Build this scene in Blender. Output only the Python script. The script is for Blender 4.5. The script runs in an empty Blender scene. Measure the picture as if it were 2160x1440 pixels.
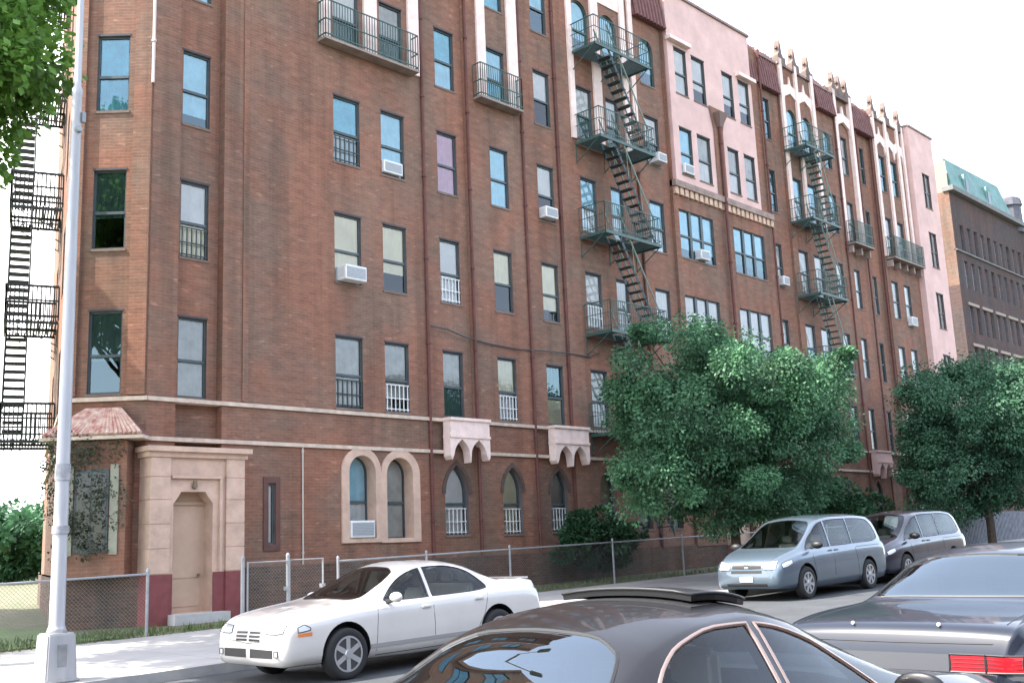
import bpy, bmesh, math, random
from math import sin, cos, pi, radians, sqrt, atan2
from mathutils import Vector, Matrix
from mathutils.bvhtree import BVHTree
random.seed(7)
S = bpy.context.scene
COL = S.collection
def zr(x):                                # street surface height, gentle rise
    return .0165*(min(max(x, -25), 62)-8.76)

# ------------------------------------------------------------ materials
MT = {}
def nd(nt, t, **kw):
    n = nt.nodes.new(t)
    for k, v in kw.items():
        if k in n.inputs.keys(): n.inputs[k].default_value = v
        else: setattr(n, k, v)
    return n
def mat(name, col, rough=.7, metal=0, coat=0, var=0, vscale=3, bump=0, bscale=40, spec=.5, col2=None, stretch=None, trans=0, sheen=0):
    if name in MT: return MT[name]
    m = bpy.data.materials.new(name); m.use_nodes = True; nt = m.node_tree
    b = nt.nodes['Principled BSDF']
    b.inputs['Roughness'].default_value = rough
    b.inputs['Metallic'].default_value = metal
    b.inputs['Coat Weight'].default_value = coat
    b.inputs['Coat Roughness'].default_value = .04
    b.inputs['Specular IOR Level'].default_value = spec
    tc = nd(nt, 'ShaderNodeTexCoord')
    vec = tc.outputs['Object']
    if stretch:
        mp = nd(nt, 'ShaderNodeMapping'); mp.inputs['Scale'].default_value = stretch
        nt.links.new(vec, mp.inputs[0]); vec = mp.outputs[0]
    c = (*col, 1)
    b.inputs['Base Color'].default_value = c
    if var or col2:
        no = nd(nt, 'ShaderNodeTexNoise'); no.inputs['Scale'].default_value = vscale; no.inputs['Detail'].default_value = 6
        no.inputs['Roughness'].default_value = .65
        nt.links.new(vec, no.inputs['Vector'])
        r = nd(nt, 'ShaderNodeValToRGB')
        r.color_ramp.elements[0].position = .32; r.color_ramp.elements[1].position = .68
        c2 = col2 or tuple(x*(1-var) for x in col)
        r.color_ramp.elements[0].color = (*c2, 1)
        r.color_ramp.elements[1].color = (*(tuple(min(1, x*(1+var*.5)) for x in col)), 1)
        nt.links.new(no.outputs['Fac'], r.inputs[0]); nt.links.new(r.outputs[0], b.inputs['Base Color'])
    if bump:
        n2 = nd(nt, 'ShaderNodeTexNoise'); n2.inputs['Scale'].default_value = bscale; n2.inputs['Detail'].default_value = 4
        nt.links.new(vec, n2.inputs['Vector'])
        bp = nd(nt, 'ShaderNodeBump'); bp.inputs['Strength'].default_value = bump; bp.inputs['Distance'].default_value = .02
        nt.links.new(n2.outputs['Fac'], bp.inputs['Height']); nt.links.new(bp.outputs[0], b.inputs['Normal'])
    MT[name] = m
    return m
def brick(name, c1, c2, mort, stain=.35, w=.22, h=.075):
    m = bpy.data.materials.new(name); m.use_nodes = True; nt = m.node_tree; L = nt.links
    b = nt.nodes['Principled BSDF']; b.inputs['Roughness'].default_value = .85
    b.inputs['Specular IOR Level'].default_value = .25
    uv = nd(nt, 'ShaderNodeTexCoord')
    bt = nd(nt, 'ShaderNodeTexBrick'); bt.inputs['Scale'].default_value = 1
    bt.inputs['Brick Width'].default_value = w; bt.inputs['Row Height'].default_value = h
    bt.inputs['Mortar Size'].default_value = .008; bt.inputs['Mortar Smooth'].default_value = .3
    bt.inputs['Bias'].default_value = -.1
    bt.inputs['Color1'].default_value = (*c1, 1); bt.inputs['Color2'].default_value = (*c2, 1); bt.inputs['Mortar'].default_value = (*mort, 1)
    L.new(uv.outputs['UV'], bt.inputs['Vector'])
    # single odd bricks: voronoi-like cell noise stretched to brick size
    mp = nd(nt, 'ShaderNodeMapping'); mp.inputs['Scale'].default_value = (1/w*.5, 1/h*.5, 1)
    L.new(uv.outputs['UV'], mp.inputs[0])
    n1 = nd(nt, 'ShaderNodeTexNoise'); n1.inputs['Scale'].default_value = 1.0; n1.inputs['Detail'].default_value = 3; n1.inputs['Roughness'].default_value = .7
    L.new(mp.outputs[0], n1.inputs['Vector'])
    r1 = nd(nt, 'ShaderNodeValToRGB'); e = r1.color_ramp.elements
    e[0].position = .3; e[0].color = (.74, .74, .74, 1); e[1].position = .72; e[1].color = (1.24, 1.2, 1.16, 1)
    L.new(n1.outputs['Fac'], r1.inputs[0])
    mx = nd(nt, 'ShaderNodeMix', data_type='RGBA', blend_type='MULTIPLY'); mx.inputs[0].default_value = .8
    L.new(bt.outputs['Color'], mx.inputs[6]); L.new(r1.outputs[0], mx.inputs[7])
    mp6 = nd(nt, 'ShaderNodeMapping'); mp6.inputs['Scale'].default_value = (1/w*.9, 1/h*.9, 1); L.new(uv.outputs['UV'], mp6.inputs[0])
    n6 = nd(nt, 'ShaderNodeTexNoise'); n6.inputs['Scale'].default_value = .8; n6.inputs['Detail'].default_value = 1; L.new(mp6.outputs[0], n6.inputs['Vector'])
    r6 = nd(nt, 'ShaderNodeValToRGB'); e = r6.color_ramp.elements
    e[0].position = .66; e[0].color = (1, 1, 1, 1); e[1].position = .74; e[1].color = (1.4, 1.4, 1.38, 1); L.new(n6.outputs['Fac'], r6.inputs[0])
    m6 = nd(nt, 'ShaderNodeMix', data_type='RGBA', blend_type='MULTIPLY'); m6.inputs[0].default_value = 1
    L.new(mx.outputs[2], m6.inputs[6]); L.new(r6.outputs[0], m6.inputs[7]); mx = m6
    # large soot / weathering patches, streaked downward
    mp2 = nd(nt, 'ShaderNodeMapping'); mp2.inputs['Scale'].default_value = (1.0, .28, 1)
    L.new(uv.outputs['UV'], mp2.inputs[0])
    n2 = nd(nt, 'ShaderNodeTexNoise'); n2.inputs['Scale'].default_value = .8; n2.inputs['Detail'].default_value = 5; n2.inputs['Roughness'].default_value = .6
    L.new(mp2.outputs[0], n2.inputs['Vector'])
    r2 = nd(nt, 'ShaderNodeValToRGB'); e = r2.color_ramp.elements
    e[0].position = .35; e[0].color = (1-stain, 1-stain*.85, 1-stain*.8, 1); e[1].position = .62; e[1].color = (1.08, 1.05, 1.03, 1)
    L.new(n2.outputs['Fac'], r2.inputs[0])
    m2 = nd(nt, 'ShaderNodeMix', data_type='RGBA', blend_type='MULTIPLY'); m2.inputs[0].default_value = 1
    L.new(mx.outputs[2], m2.inputs[6]); L.new(r2.outputs[0], m2.inputs[7])
    # reddish / greyish drift
    n3 = nd(nt, 'ShaderNodeTexNoise'); n3.inputs['Scale'].default_value = .55; n3.inputs['Detail'].default_value = 3
    L.new(uv.outputs['UV'], n3.inputs['Vector'])
    r3 = nd(nt, 'ShaderNodeValToRGB'); e = r3.color_ramp.elements
    e[0].position = .38; e[0].color = (.92, 1.02, 1.04, 1); e[1].position = .62; e[1].color = (1.12, .96, .9, 1)
    L.new(n3.outputs['Fac'], r3.inputs[0])
    m3 = nd(nt, 'ShaderNodeMix', data_type='RGBA', blend_type='MULTIPLY'); m3.inputs[0].default_value = 1
    L.new(m2.outputs[2], m3.inputs[6]); L.new(r3.outputs[0], m3.inputs[7])
    mp4 = nd(nt, 'ShaderNodeMapping'); mp4.inputs['Scale'].default_value = (2.4, .12, 1)
    L.new(uv.outputs['UV'], mp4.inputs[0])
    n4 = nd(nt, 'ShaderNodeTexNoise'); n4.inputs['Scale'].default_value = 1; n4.inputs['Detail'].default_value = 4; L.new(mp4.outputs[0], n4.inputs['Vector'])
    r4 = nd(nt, 'ShaderNodeValToRGB'); e = r4.color_ramp.elements
    e[0].position = .36; e[0].color = (.82, .83, .83, 1); e[1].position = .5; e[1].color = (1, 1, 1, 1); L.new(n4.outputs['Fac'], r4.inputs[0])
    m5 = nd(nt, 'ShaderNodeMix', data_type='RGBA', blend_type='MULTIPLY'); m5.inputs[0].default_value = 1
    L.new(m3.outputs[2], m5.inputs[6]); L.new(r4.outputs[0], m5.inputs[7]); m3 = m5
    L.new(m3.outputs[2], b.inputs['Base Color'])
    bp = nd(nt, 'ShaderNodeBump'); bp.inputs['Strength'].default_value = .5; bp.inputs['Distance'].default_value = .006
    ma = nd(nt, 'ShaderNodeMath', operation='SUBTRACT'); L.new(n1.outputs['Fac'], ma.inputs[0]); L.new(bt.outputs['Fac'], ma.inputs[1])
    L.new(ma.outputs[0], bp.inputs['Height']); L.new(bp.outputs[0], b.inputs['Normal'])
    MT[name] = m
    return m
def glass_mat(name, tint, refl=.12, rough=.01, tr=1.0, ior=1.5, wav=0, gc=None):
    m = bpy.data.materials.new(name); m.use_nodes = True; nt = m.node_tree; L = nt.links
    nt.nodes.clear()
    out = nd(nt, 'ShaderNodeOutputMaterial')
    t = nd(nt, 'ShaderNodeBsdfTransparent'); t.inputs[0].default_value = (*[c*tr for c in tint], 1)
    g = nd(nt, 'ShaderNodeBsdfGlossy'); g.inputs['Roughness'].default_value = rough; g.inputs[0].default_value = (*(gc or (.95, .97, 1)), 1)
    fr = nd(nt, 'ShaderNodeFresnel'); fr.inputs[0].default_value = ior
    ad = nd(nt, 'ShaderNodeMath', operation='ADD'); ad.use_clamp = True; ad.inputs[1].default_value = refl
    L.new(fr.outputs[0], ad.inputs[0])
    mx = nd(nt, 'ShaderNodeMixShader'); L.new(ad.outputs[0], mx.inputs[0]); L.new(t.outputs[0], mx.inputs[1]); L.new(g.outputs[0], mx.inputs[2])
    if wav:
        tc = nd(nt, 'ShaderNodeTexCoord'); n = nd(nt, 'ShaderNodeTexNoise'); n.inputs['Scale'].default_value = 1.6; n.inputs['Detail'].default_value = 1
        L.new(tc.outputs['Object'], n.inputs['Vector'])
        bp = nd(nt, 'ShaderNodeBump'); bp.inputs['Strength'].default_value = 1; bp.inputs['Distance'].default_value = wav
        L.new(n.outputs['Fac'], bp.inputs['Height']); L.new(bp.outputs[0], g.inputs['Normal'])
    L.new(mx.outputs[0], out.inputs[0])
    MT[name] = m
    return m
BRK = brick('brick_wall', (.245, .131, .092), (.212, .113, .081), (.245, .165, .125), .16)
BRKD = brick('plinth_brick', (.15, .08, .055), (.10, .06, .045), (.14, .12, .1))
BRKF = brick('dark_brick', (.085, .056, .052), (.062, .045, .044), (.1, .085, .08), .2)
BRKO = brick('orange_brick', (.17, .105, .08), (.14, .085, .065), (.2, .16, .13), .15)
PINK = mat('pink_stucco', (.70, .47, .415), .9, var=.15, vscale=1.2, bump=.3)
PINKL = mat('pale_pink_trim', (.88, .69, .61), .85, var=.15, vscale=4, bump=.2)
STONE = mat('tan_stone', (.60, .42, .32), .85, var=.2, vscale=3, bump=.3)
STONEL = mat('band_stone', (.60, .48, .38), .85, var=.25, vscale=5)
REDP = mat('dark_red_paint', (.22, .055, .055), .6, var=.25, vscale=4)
TILE = mat('red_tile', (.17, .07, .062), .75, var=.35, vscale=5)
TILEW = mat('weathered_tile', (.34, .10, .08), .8, col2=(.62, .5, .4), vscale=7)
FRM = mat('window_frame_paint', (.06, .08, .085), .5, var=.2)
FRMB = mat('brown_frame', (.1, .07, .06), .5)
GRN = mat('green_iron', (.05, .105, .09), .5, var=.3, vscale=6)
GRNL = mat('light_green_iron', (.19, .25, .2), .5, var=.3, vscale=6)
BLKI = mat('black_iron', (.022, .036, .038), .5)
DARK = mat('dark_interior', (.02, .02, .02), .9)
WHT = mat('white_metal', (.75, .75, .73), .45, var=.12, vscale=6)
GRL = mat('grey_grille', (.32, .34, .36), .5, var=.2, vscale=20)
GALV = mat('galvanised_steel', (.33, .34, .35), .45, metal=.35, var=.2, vscale=5)
LAMPP = mat('pole_paint', (.42, .415, .42), .45, metal=.2, var=.14, vscale=3, stretch=(3, 3, .4))
RUST = mat('rusty_pipe', (.14, .05, .04), .8, var=.3)
TEAL = mat('teal_copper', (.11, .24, .215), .6, var=.35, vscale=1.5)
PWIN = glass_mat('window_glass', (.97, .98, .98), .075, .012, wav=.004, gc=(.74, .93, 1))
PWIN2 = glass_mat('clear_window_glass', (.98, .98, .97), .015, .02, wav=.004)
# ------------------------------------------------------------ mesh helpers
def new_obj(name, bm, m, parent=None, smooth=False, recalc=True, uv=True, bevel=0):
    if recalc: bmesh.ops.recalc_face_normals(bm, faces=bm.faces)
    if uv:
        uvl = bm.loops.layers.uv.new('UVMap')
        for f in bm.faces:
            n = f.normal
            if abs(n.z) > .75:
                for l in f.loops: l[uvl].uv = (l.vert.co.x, l.vert.co.y)
            else:
                t = Vector((-n.y, n.x, 0))
                if t.length < 1e-6: t = Vector((1, 0, 0))
                t.normalize()
                for l in f.loops: l[uvl].uv = (l.vert.co.dot(t), l.vert.co.z)
    me = bpy.data.meshes.new(name); bm.to_mesh(me); bm.free()
    ms = m if isinstance(m, (list, tuple)) else [m]
    for x in ms: me.materials.append(x)
    if smooth:
        me.polygons.foreach_set('use_smooth', [True]*len(me.polygons))
    o = bpy.data.objects.new(name, me); COL.objects.link(o)
    if parent: o.parent = parent
    return o
def tag(o, label=None, cat=None, group=None, kind=None):
    if label: o['label'] = label
    if cat: o['category'] = cat
    if group: o['group'] = group
    if kind: o['kind'] = kind
    return o
def empty(name, loc=(0, 0, 0), rz=0, label=None, cat=None, group=None):
    o = bpy.data.objects.new(name, None); COL.objects.link(o)
    o.location = loc; o.rotation_euler = (0, 0, rz); o.empty_display_size = .2
    return tag(o, label, cat, group)
def box(bm, x0, x1, y0, y1, z0, z1, M=None, mi=0):
    v = [bm.verts.new((M @ Vector(p)) if M else p) for p in ((x0,y0,z0),(x1,y0,z0),(x1,y1,z0),(x0,y1,z0),(x0,y0,z1),(x1,y0,z1),(x1,y1,z1),(x0,y1,z1))]
    for f in ((0,3,2,1),(4,5,6,7),(0,1,5,4),(1,2,6,5),(2,3,7,6),(3,0,4,7)):
        fc = bm.faces.new([v[i] for i in f]); fc.material_index = mi
    return v
def tube(bm, pts, r, n=6, closed=False, caps=True):
    pts = [Vector(p) for p in pts]
    rr = r if isinstance(r, (list, tuple)) else [r]*len(pts)
    rings = []
    up0 = None
    N = len(pts)
    for i, p in enumerate(pts):
        if closed: d = pts[(i+1) % N]-pts[i-1]
        else: d = pts[min(i+1, N-1)]-pts[max(i-1, 0)]
        d.normalize()
        if up0 is None:
            a = Vector((0, 0, 1)) if abs(d.z) < .9 else Vector((1, 0, 0))
            u = d.cross(a).normalized()
        else:
            u = (up0 - d*up0.dot(d)).normalized()
        up0 = u; w = d.cross(u)
        rings.append([bm.verts.new(p+(u*cos(2*pi*k/n+pi/n)+w*sin(2*pi*k/n+pi/n))*rr[i]) for k in range(n)])
    for i in range(N if closed else N-1):
        a, b = rings[i], rings[(i+1) % N]
        for k in range(n): bm.faces.new((a[k], a[(k+1) % n], b[(k+1) % n], b[k]))
    if caps and not closed:
        bm.faces.new(rings[0][::-1]); bm.faces.new(rings[-1])
def lathe(bm, prof, n=24, axis='z', c=(0, 0, 0)):
    rings = []
    for r, h in prof:
        ring = []
        for k in range(n):
            a = 2*pi*k/n
            if axis == 'z': p = (c[0]+r*cos(a), c[1]+r*sin(a), c[2]+h)
            else: p = (c[0]+r*cos(a), c[1]+h, c[2]+r*sin(a))
            ring.append(bm.verts.new(p))
        rings.append(ring)
    for a, b in zip(rings, rings[1:]):
        for k in range(n): bm.faces.new((a[k], a[(k+1) % n], b[(k+1) % n], b[k]))
    bm.faces.new(rings[0]); bm.faces.new(rings[-1][::-1])
def parts(name, bm, m, parent, gap=.03, **kw):
    """one object per cluster of touching islands"""
    bm.verts.ensure_lookup_table(); seen = set(); isl = []
    for v in bm.verts:
        if v.index in seen: continue
    bm.verts.index_update()
    for v in bm.verts:
        if v in seen: continue
        st = [v]; seen.add(v); g = []
        while st:
            a = st.pop(); g.append(a)
            for e in a.link_edges:
                b = e.other_vert(a)
                if b not in seen: seen.add(b); st.append(b)
        lo = [min(q.co[k] for q in g)-gap/2 for k in range(3)]; hi = [max(q.co[k] for q in g)+gap/2 for k in range(3)]
        isl.append([lo, hi, g])
    ch = True
    while ch:
        ch = False
        for i in range(len(isl)):
            for j in range(len(isl)-1, i, -1):
                a, b = isl[i], isl[j]
                if all(a[0][k] <= b[1][k] and b[0][k] <= a[1][k] for k in range(3)):
                    a[0] = [min(p, q) for p, q in zip(a[0], b[0])]; a[1] = [max(p, q) for p, q in zip(a[1], b[1])]; a[2] = a[2]+b[2]; isl.pop(j); ch = True
    out = []
    for lo, hi, g in isl:
        nb = bmesh.new(); mp = {v: nb.verts.new(v.co) for v in g}; fs = {f for v in g for f in v.link_faces}
        for f in sorted(fs, key=lambda f: f.index): nb.faces.new([mp[v] for v in f.verts])
        out.append(new_obj(name, nb, m, parent, **kw))
    bm.free(); return out
class Fr:
    """a vertical wall plane: u along it, z up, d = depth into the wall"""
    def __init__(s, O, T):
        s.O = Vector(O); s.T = Vector(T).normalized(); s.N = Vector((-s.T.y, s.T.x, 0))   # N points INTO the wall
    def p(s, u, z, d=0): return s.O + s.T*u + s.N*d + Vector((0, 0, z))
    def box(s, bm, u0, u1, z0, z1, d0, d1):
        c = [s.p(u, z, d) for u, d, z in ((u0,d0,z0),(u1,d0,z0),(u1,d1,z0),(u0,d1,z0),(u0,d0,z1),(u1,d0,z1),(u1,d1,z1),(u0,d1,z1))]
        v = [bm.verts.new(q) for q in c]
        for f in ((0,3,2,1),(4,5,6,7),(0,1,5,4),(1,2,6,5),(2,3,7,6),(3,0,4,7)): bm.faces.new([v[i] for i in f])
    def poly(s, bm, pts, d0, d1=None):
        """polygon (u,z) at depth d0, extruded to d1"""
        a = [bm.verts.new(s.p(u, z, d0)) for u, z in pts]
        bm.faces.new(a)
        if d1 is not None:
            b = [bm.verts.new(s.p(u, z, d1)) for u, z in pts]
            bm.faces.new(b[::-1])
            for i in range(len(a)): bm.faces.new((a[i-1], a[i], b[i], b[i-1]))
def outline(op, n=7):
    u0, u1, z0, z1, k = op[:5]
    if k == 'rect': return [(u0, z0), (u1, z0), (u1, z1), (u0, z1)]
    w = u1-u0; c = (u0+u1)/2; pts = [(u0, z0), (u1, z0)]
    if k == 'round':
        sp = z1-w/2
        pts += [(c+w/2*cos(pi*i/(2*n)), sp+w/2*sin(pi*i/(2*n))) for i in range(2*n+1)]
    elif k == 'gothic':
        R = w*1.05; h = sqrt(R*R-(R-w/2)**2); sp = z1-h; a1 = math.acos((R-w/2)/R)
        right = [(u1-R+R*cos(a1*i/n), sp+R*sin(a1*i/n)) for i in range(n+1)]
        left = [(u0+R-R*cos(a1*i/n), sp+R*sin(a1*i/n)) for i in range(n, -1, -1)]
        pts += right+left[1:]
    elif k == 'should':
        pts += [(u1, z1-.25), (u1-.12, z1-.1), (u1-.18, z1), (u0+.18, z1), (u0+.12, z1-.1), (u0, z1-.25)]
    return pts
def inset(pts, t):
    """offset a counter-clockwise outline inward"""
    out = []; n = len(pts)
    for i in range(n):
        a, b, c = Vector(pts[i-1]), Vector(pts[i]), Vector(pts[(i+1) % n])
        d1 = (b-a).normalized(); d2 = (c-b).normalized()
        n1 = Vector((-d1.y, d1.x)); n2 = Vector((-d2.y, d2.x)); m = (n1+n2)
        if m.length < 1e-5: m = n1
        m.normalize(); k = t/max(.35, m.dot(n1)); q = b+m*k
        out.append((q.x, q.y))
    return out
def wall(bm, fr, u0, u1, z0, z1, ops=(), reveal=.2, cuts=()):
    us = sorted({u0, u1, *[o[0] for o in ops], *[o[1] for o in ops]}); zs = sorted({z0, z1, *[o[2] for o in ops], *[o[3] for o in ops], *cuts})
    us = [u for u in us if u0 <= u <= u1]; zs = [z for z in zs if z0 <= z <= z1]
    V = {}
    def g(i, j):
        if (i, j) not in V: V[i, j] = bm.verts.new(fr.p(us[i], zs[j]))
        return V[i, j]
    for i in range(len(us)-1):
        for j in range(len(zs)-1):
            cu, cz = (us[i]+us[i+1])/2, (zs[j]+zs[j+1])/2
            if any(o[0] < cu < o[1] and o[2] < cz < o[3] for o in ops): continue
            bm.faces.new((g(i, j), g(i+1, j), g(i+1, j+1), g(i, j+1)))
    for o in ops:
        ol = outline(o)
        if o[4] != 'rect':
            c = (o[0]+o[1])/2; top = ol[2:]
            R = [q for q in top if q[0] >= c-1e-4]; Lh = [q for q in top if q[0] <= c+1e-4]
            for part, cor in ((R, (o[1], o[3])), (Lh, (o[0], o[3]))):
                for a, b in zip(part, part[1:]):
                    tri = [cor, a, b]
                    if abs((a[0]-cor[0])*(b[1]-cor[1])-(b[0]-cor[0])*(a[1]-cor[1])) < 1e-6: continue
                    bm.faces.new([bm.verts.new(fr.p(*q)) for q in tri])
        for a, b in zip(ol, ol[1:]+ol[:1]):
            bm.faces.new([bm.verts.new(q) for q in (fr.p(*a), fr.p(*b), fr.p(b[0], b[1], reveal), fr.p(a[0], a[1], reveal))]).material_index = 1
def RVL_(): return mat('dark_lintel_shadow', (.06, .055, .06), .7, var=.2)  # dark strip over windows; lintel shadow line put into its colour
BL = {  # blinds and curtains; both blues have the sky reflection painted in
 'white': mat('blind_white', (.80, .80, .78), .8, var=.15, vscale=2), 'cream': mat('blind_cream', (.92, .84, .58), .8, var=.12, vscale=2),
 'grey': mat('curtain_grey', (.50, .50, .46), .9, var=.25, vscale=3), 'blue': mat('curtain_sky_reflect', (.16, .52, .66), .8, var=.3, vscale=2.5),
 'lblue': mat('curtain_pale_sky_reflect', (.40, .70, .82), .8, var=.2, vscale=2.5), 'pink': mat('curtain_pink', (.72, .45, .58), .8, var=.15),
 'red': mat('curtain_rose', (.5, .2, .22), .8, var=.2), 'green': mat('curtain_green', (.05, .12, .1), .7, var=.3)}
def window(fr, op, parent, up='white', lo=None, frac=.5, low=1.0, rec=.06, sash=True, panes=1, guard=None, fmat=None, lift=0, sill=True):
    """window part (frame) with pane, blind, guard and sill sub-parts; up/lo curtain colour above/below the meeting rail"""
    fmat = fmat or FRM
    ol = outline(op); u0, u1, z0, z1, k = op[:5]; t = .042
    bm = bmesh.new(); a = ol; b = inset(ol, t)
    for d0, d1 in ((rec, rec+.07),):
        n = len(a)
        A = [bm.verts.new(fr.p(*q, d0)) for q in a]; B = [bm.verts.new(fr.p(*q, d0)) for q in b]; C = [bm.verts.new(fr.p(*q, d1)) for q in b]
        for i in range(n):
            j = (i+1) % n
            bm.faces.new((A[i], A[j], B[j], B[i])); bm.faces.new((B[i], B[j], C[j], C[i]))
    zm = z0+(z1-z0)*(.46 if k == 'rect' else .44)
    if sash: fr.box(bm, u0+.03, u1-.03, zm-.035, zm+.03, rec-.015, rec+.05)
    for i in range(1, panes):
        c = u0+(u1-u0)*i/panes; fr.box(bm, c-.07, c+.07, z0, z1, rec-.02, rec+.06)
    w = new_obj('window', bm, fmat, parent, recalc=False)
    bm = bmesh.new(); gi = inset(ol, t-.01); fr.poly(bm, gi, rec+.03)
    new_obj('pane', bm, PWIN2 if up in ('cream', 'white', 'grey', 'pink') else PWIN, w, recalc=False)
    lo = lo if lo else up
    def band(col, za, zb):
        if col in (None, 'none') or zb-za < .05: return
        bm = bmesh.new()
        if k == 'rect' or zb <= z1-(u1-u0):
            # pleated curtain so it is not a flat card
            N = 10; vs = []
            for i in range(N+1):
                u = u0+.02+(u1-u0-.04)*i/N; dd = rec+.04+(.014 if i % 2 else 0)+random.uniform(0, .01)
                vs.append((bm.verts.new(fr.p(u, za, dd)), bm.verts.new(fr.p(u, zb, dd))))
            for p, q in zip(vs, vs[1:]): bm.faces.new((p[0], q[0], q[1], p[1]))
        else:
            pts = [(u, max(z, za)) for u, z in outline(op)]
            fr.poly(bm, pts, rec+.06)
        new_obj('blind', bm, BL[col], w, recalc=False)
    if up == lo: band(up, z0+(z1-z0)*(1-low), z1)
    else:
        band(up, zm, z1); band(lo, z0+(z1-z0)*(1-low), zm-.002)
    if guard:
        bm = bmesh.new(); gm = WHT if guard == 'w' else BLKI; h = (zm-z0)*.85; nb = 5
        for i in range(nb+1):
            u = u0+.06+(u1-u0-.12)*i/nb; fr.box(bm, u-.011, u+.011, z0+.02, z0+h, rec-.06, rec-.04)
        for q in (.1, .5, 1.0): fr.box(bm, u0+.02, u1-.02, z0+h*q-.012, z0+h*q+.012, rec-.065, rec-.035)
        new_obj('window_guard', bm, gm, w)
    if k == 'rect' and sill and panes < 3 and u1-u0 < 1.2:
        bm = bmesh.new(); fr.box(bm, u0-.02, u1+.02, z1+.003, z1+.05, -.012, .03); new_obj('lintel', bm, RVL_(), w)
    if sill:
        bm = bmesh.new(); fr.box(bm, u0-.03, u1+.03, z0-.06, z0-.002, -.022, rec+.02)
        new_obj('sill', bm, mat('sill_stone', (.2, .14, .11), .85, var=.3), w)
    return w

# ------------------------------------------------------------ camera
f_px, pit, rol, psi = 2250, radians(10.809), radians(-2.345), radians(43.608)
h = Vector((cos(psi)*cos(pit), sin(psi)*cos(pit), sin(pit))); r = Vector((sin(psi), -cos(psi), 0)); u = r.cross(h)
r2 = cos(rol)*r+sin(rol)*u; u2 = -sin(rol)*r+cos(rol)*u
cam = bpy.data.objects.new('camera', bpy.data.cameras.new('camera')); COL.objects.link(cam); S.camera = cam
R = Matrix((r2, u2, -h)).transposed().to_4x4(); R.translation = Vector((0, 0, 1.6)); cam.matrix_world = R
cam.data.sensor_width = 36; cam.data.lens = 36*f_px/2160; cam.data.clip_end = 4000; cam.data.clip_start = .05

# ------------------------------------------------------------ ground
def sheet(name, x0, x1, y0, y1, zf, m, nx=1, ny=1, kind='structure'):
    bm = bmesh.new(); g = [[bm.verts.new((x0+(x1-x0)*i/nx, y0+(y1-y0)*j/ny, 0)) for j in range(ny+1)] for i in range(nx+1)]
    for row in g:
        for v in row: v.co.z = zf(v.co.x, v.co.y)
    for i in range(nx):
        for j in range(ny): bm.faces.new((g[i][j], g[i+1][j], g[i+1][j+1], g[i][j+1]))
    o = new_obj(name, bm, m); tag(o, kind=kind); return o
ASPH = mat('asphalt', (.058, .062, .066), .85, var=.3, vscale=1.2, bump=.4, bscale=60)
CONC = mat('sidewalk_concrete', (.37, .35, .33), .9, var=.2, vscale=.9, bump=.2)
GRASS = mat('lawn', (.10, .17, .035), .95, col2=(.06, .09, .03), vscale=3)
DIRT = mat('yard_soil', (.16, .13, .09), .95, col2=(.07, .10, .03), vscale=2)
sheet('ground', -1500, 1500, -1500, 1500, lambda x, y: -1.2, mat('far_ground', (.12, .13, .08), .95, var=.3, vscale=.05))
sheet('street', -90, 330, -9, 13.9, lambda x, y: zr(x), ASPH, 210, 1)
# kerb with expansion joints
bm = bmesh.new(); x = -60
while x < 120:
    x1 = x+3.0-.012
    for (ya, yb, k) in ((13.9, 14.07, .14),):
        v = box(bm, x, x1, ya, yb, 0, 1)
        for i, q in enumerate(v): q.co.z = zr(q.co.x)+(-.3 if q.co.z < .5 else k)
    x += 3.0
tag(new_obj('kerb', bm, mat('kerb_stone', (.36, .35, .33), .85, var=.2, vscale=3)), kind='structure')
bm = bmesh.new()
x = -60
while x < 120:                                   # concrete flags with gaps between
    for ya, yb in ((14.075, 15.75), (15.765, 17.45), (17.465, 19.1)):
        v = box(bm, x, x+1.66, ya, yb, 0, 1)
        for q in v: q.co.z = zr(q.co.x)+(-.3 if q.co.z < .5 else .14+(q.co.y-14)*.012)
    x += 1.675
tag(new_obj('sidewalk', bm, CONC), kind='structure')
sheet('yard', -90, 330, 19.1, 90, lambda x, y: zr(x)+.205+min(.1, (y-19.1)*.04), DIRT, 210, 4)
sheet('lawn', -60, 9.6, 19.3, 60, lambda x, y: zr(x)+.215+min(.1, (y-19.1)*.04), GRASS, 35, 4)

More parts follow.
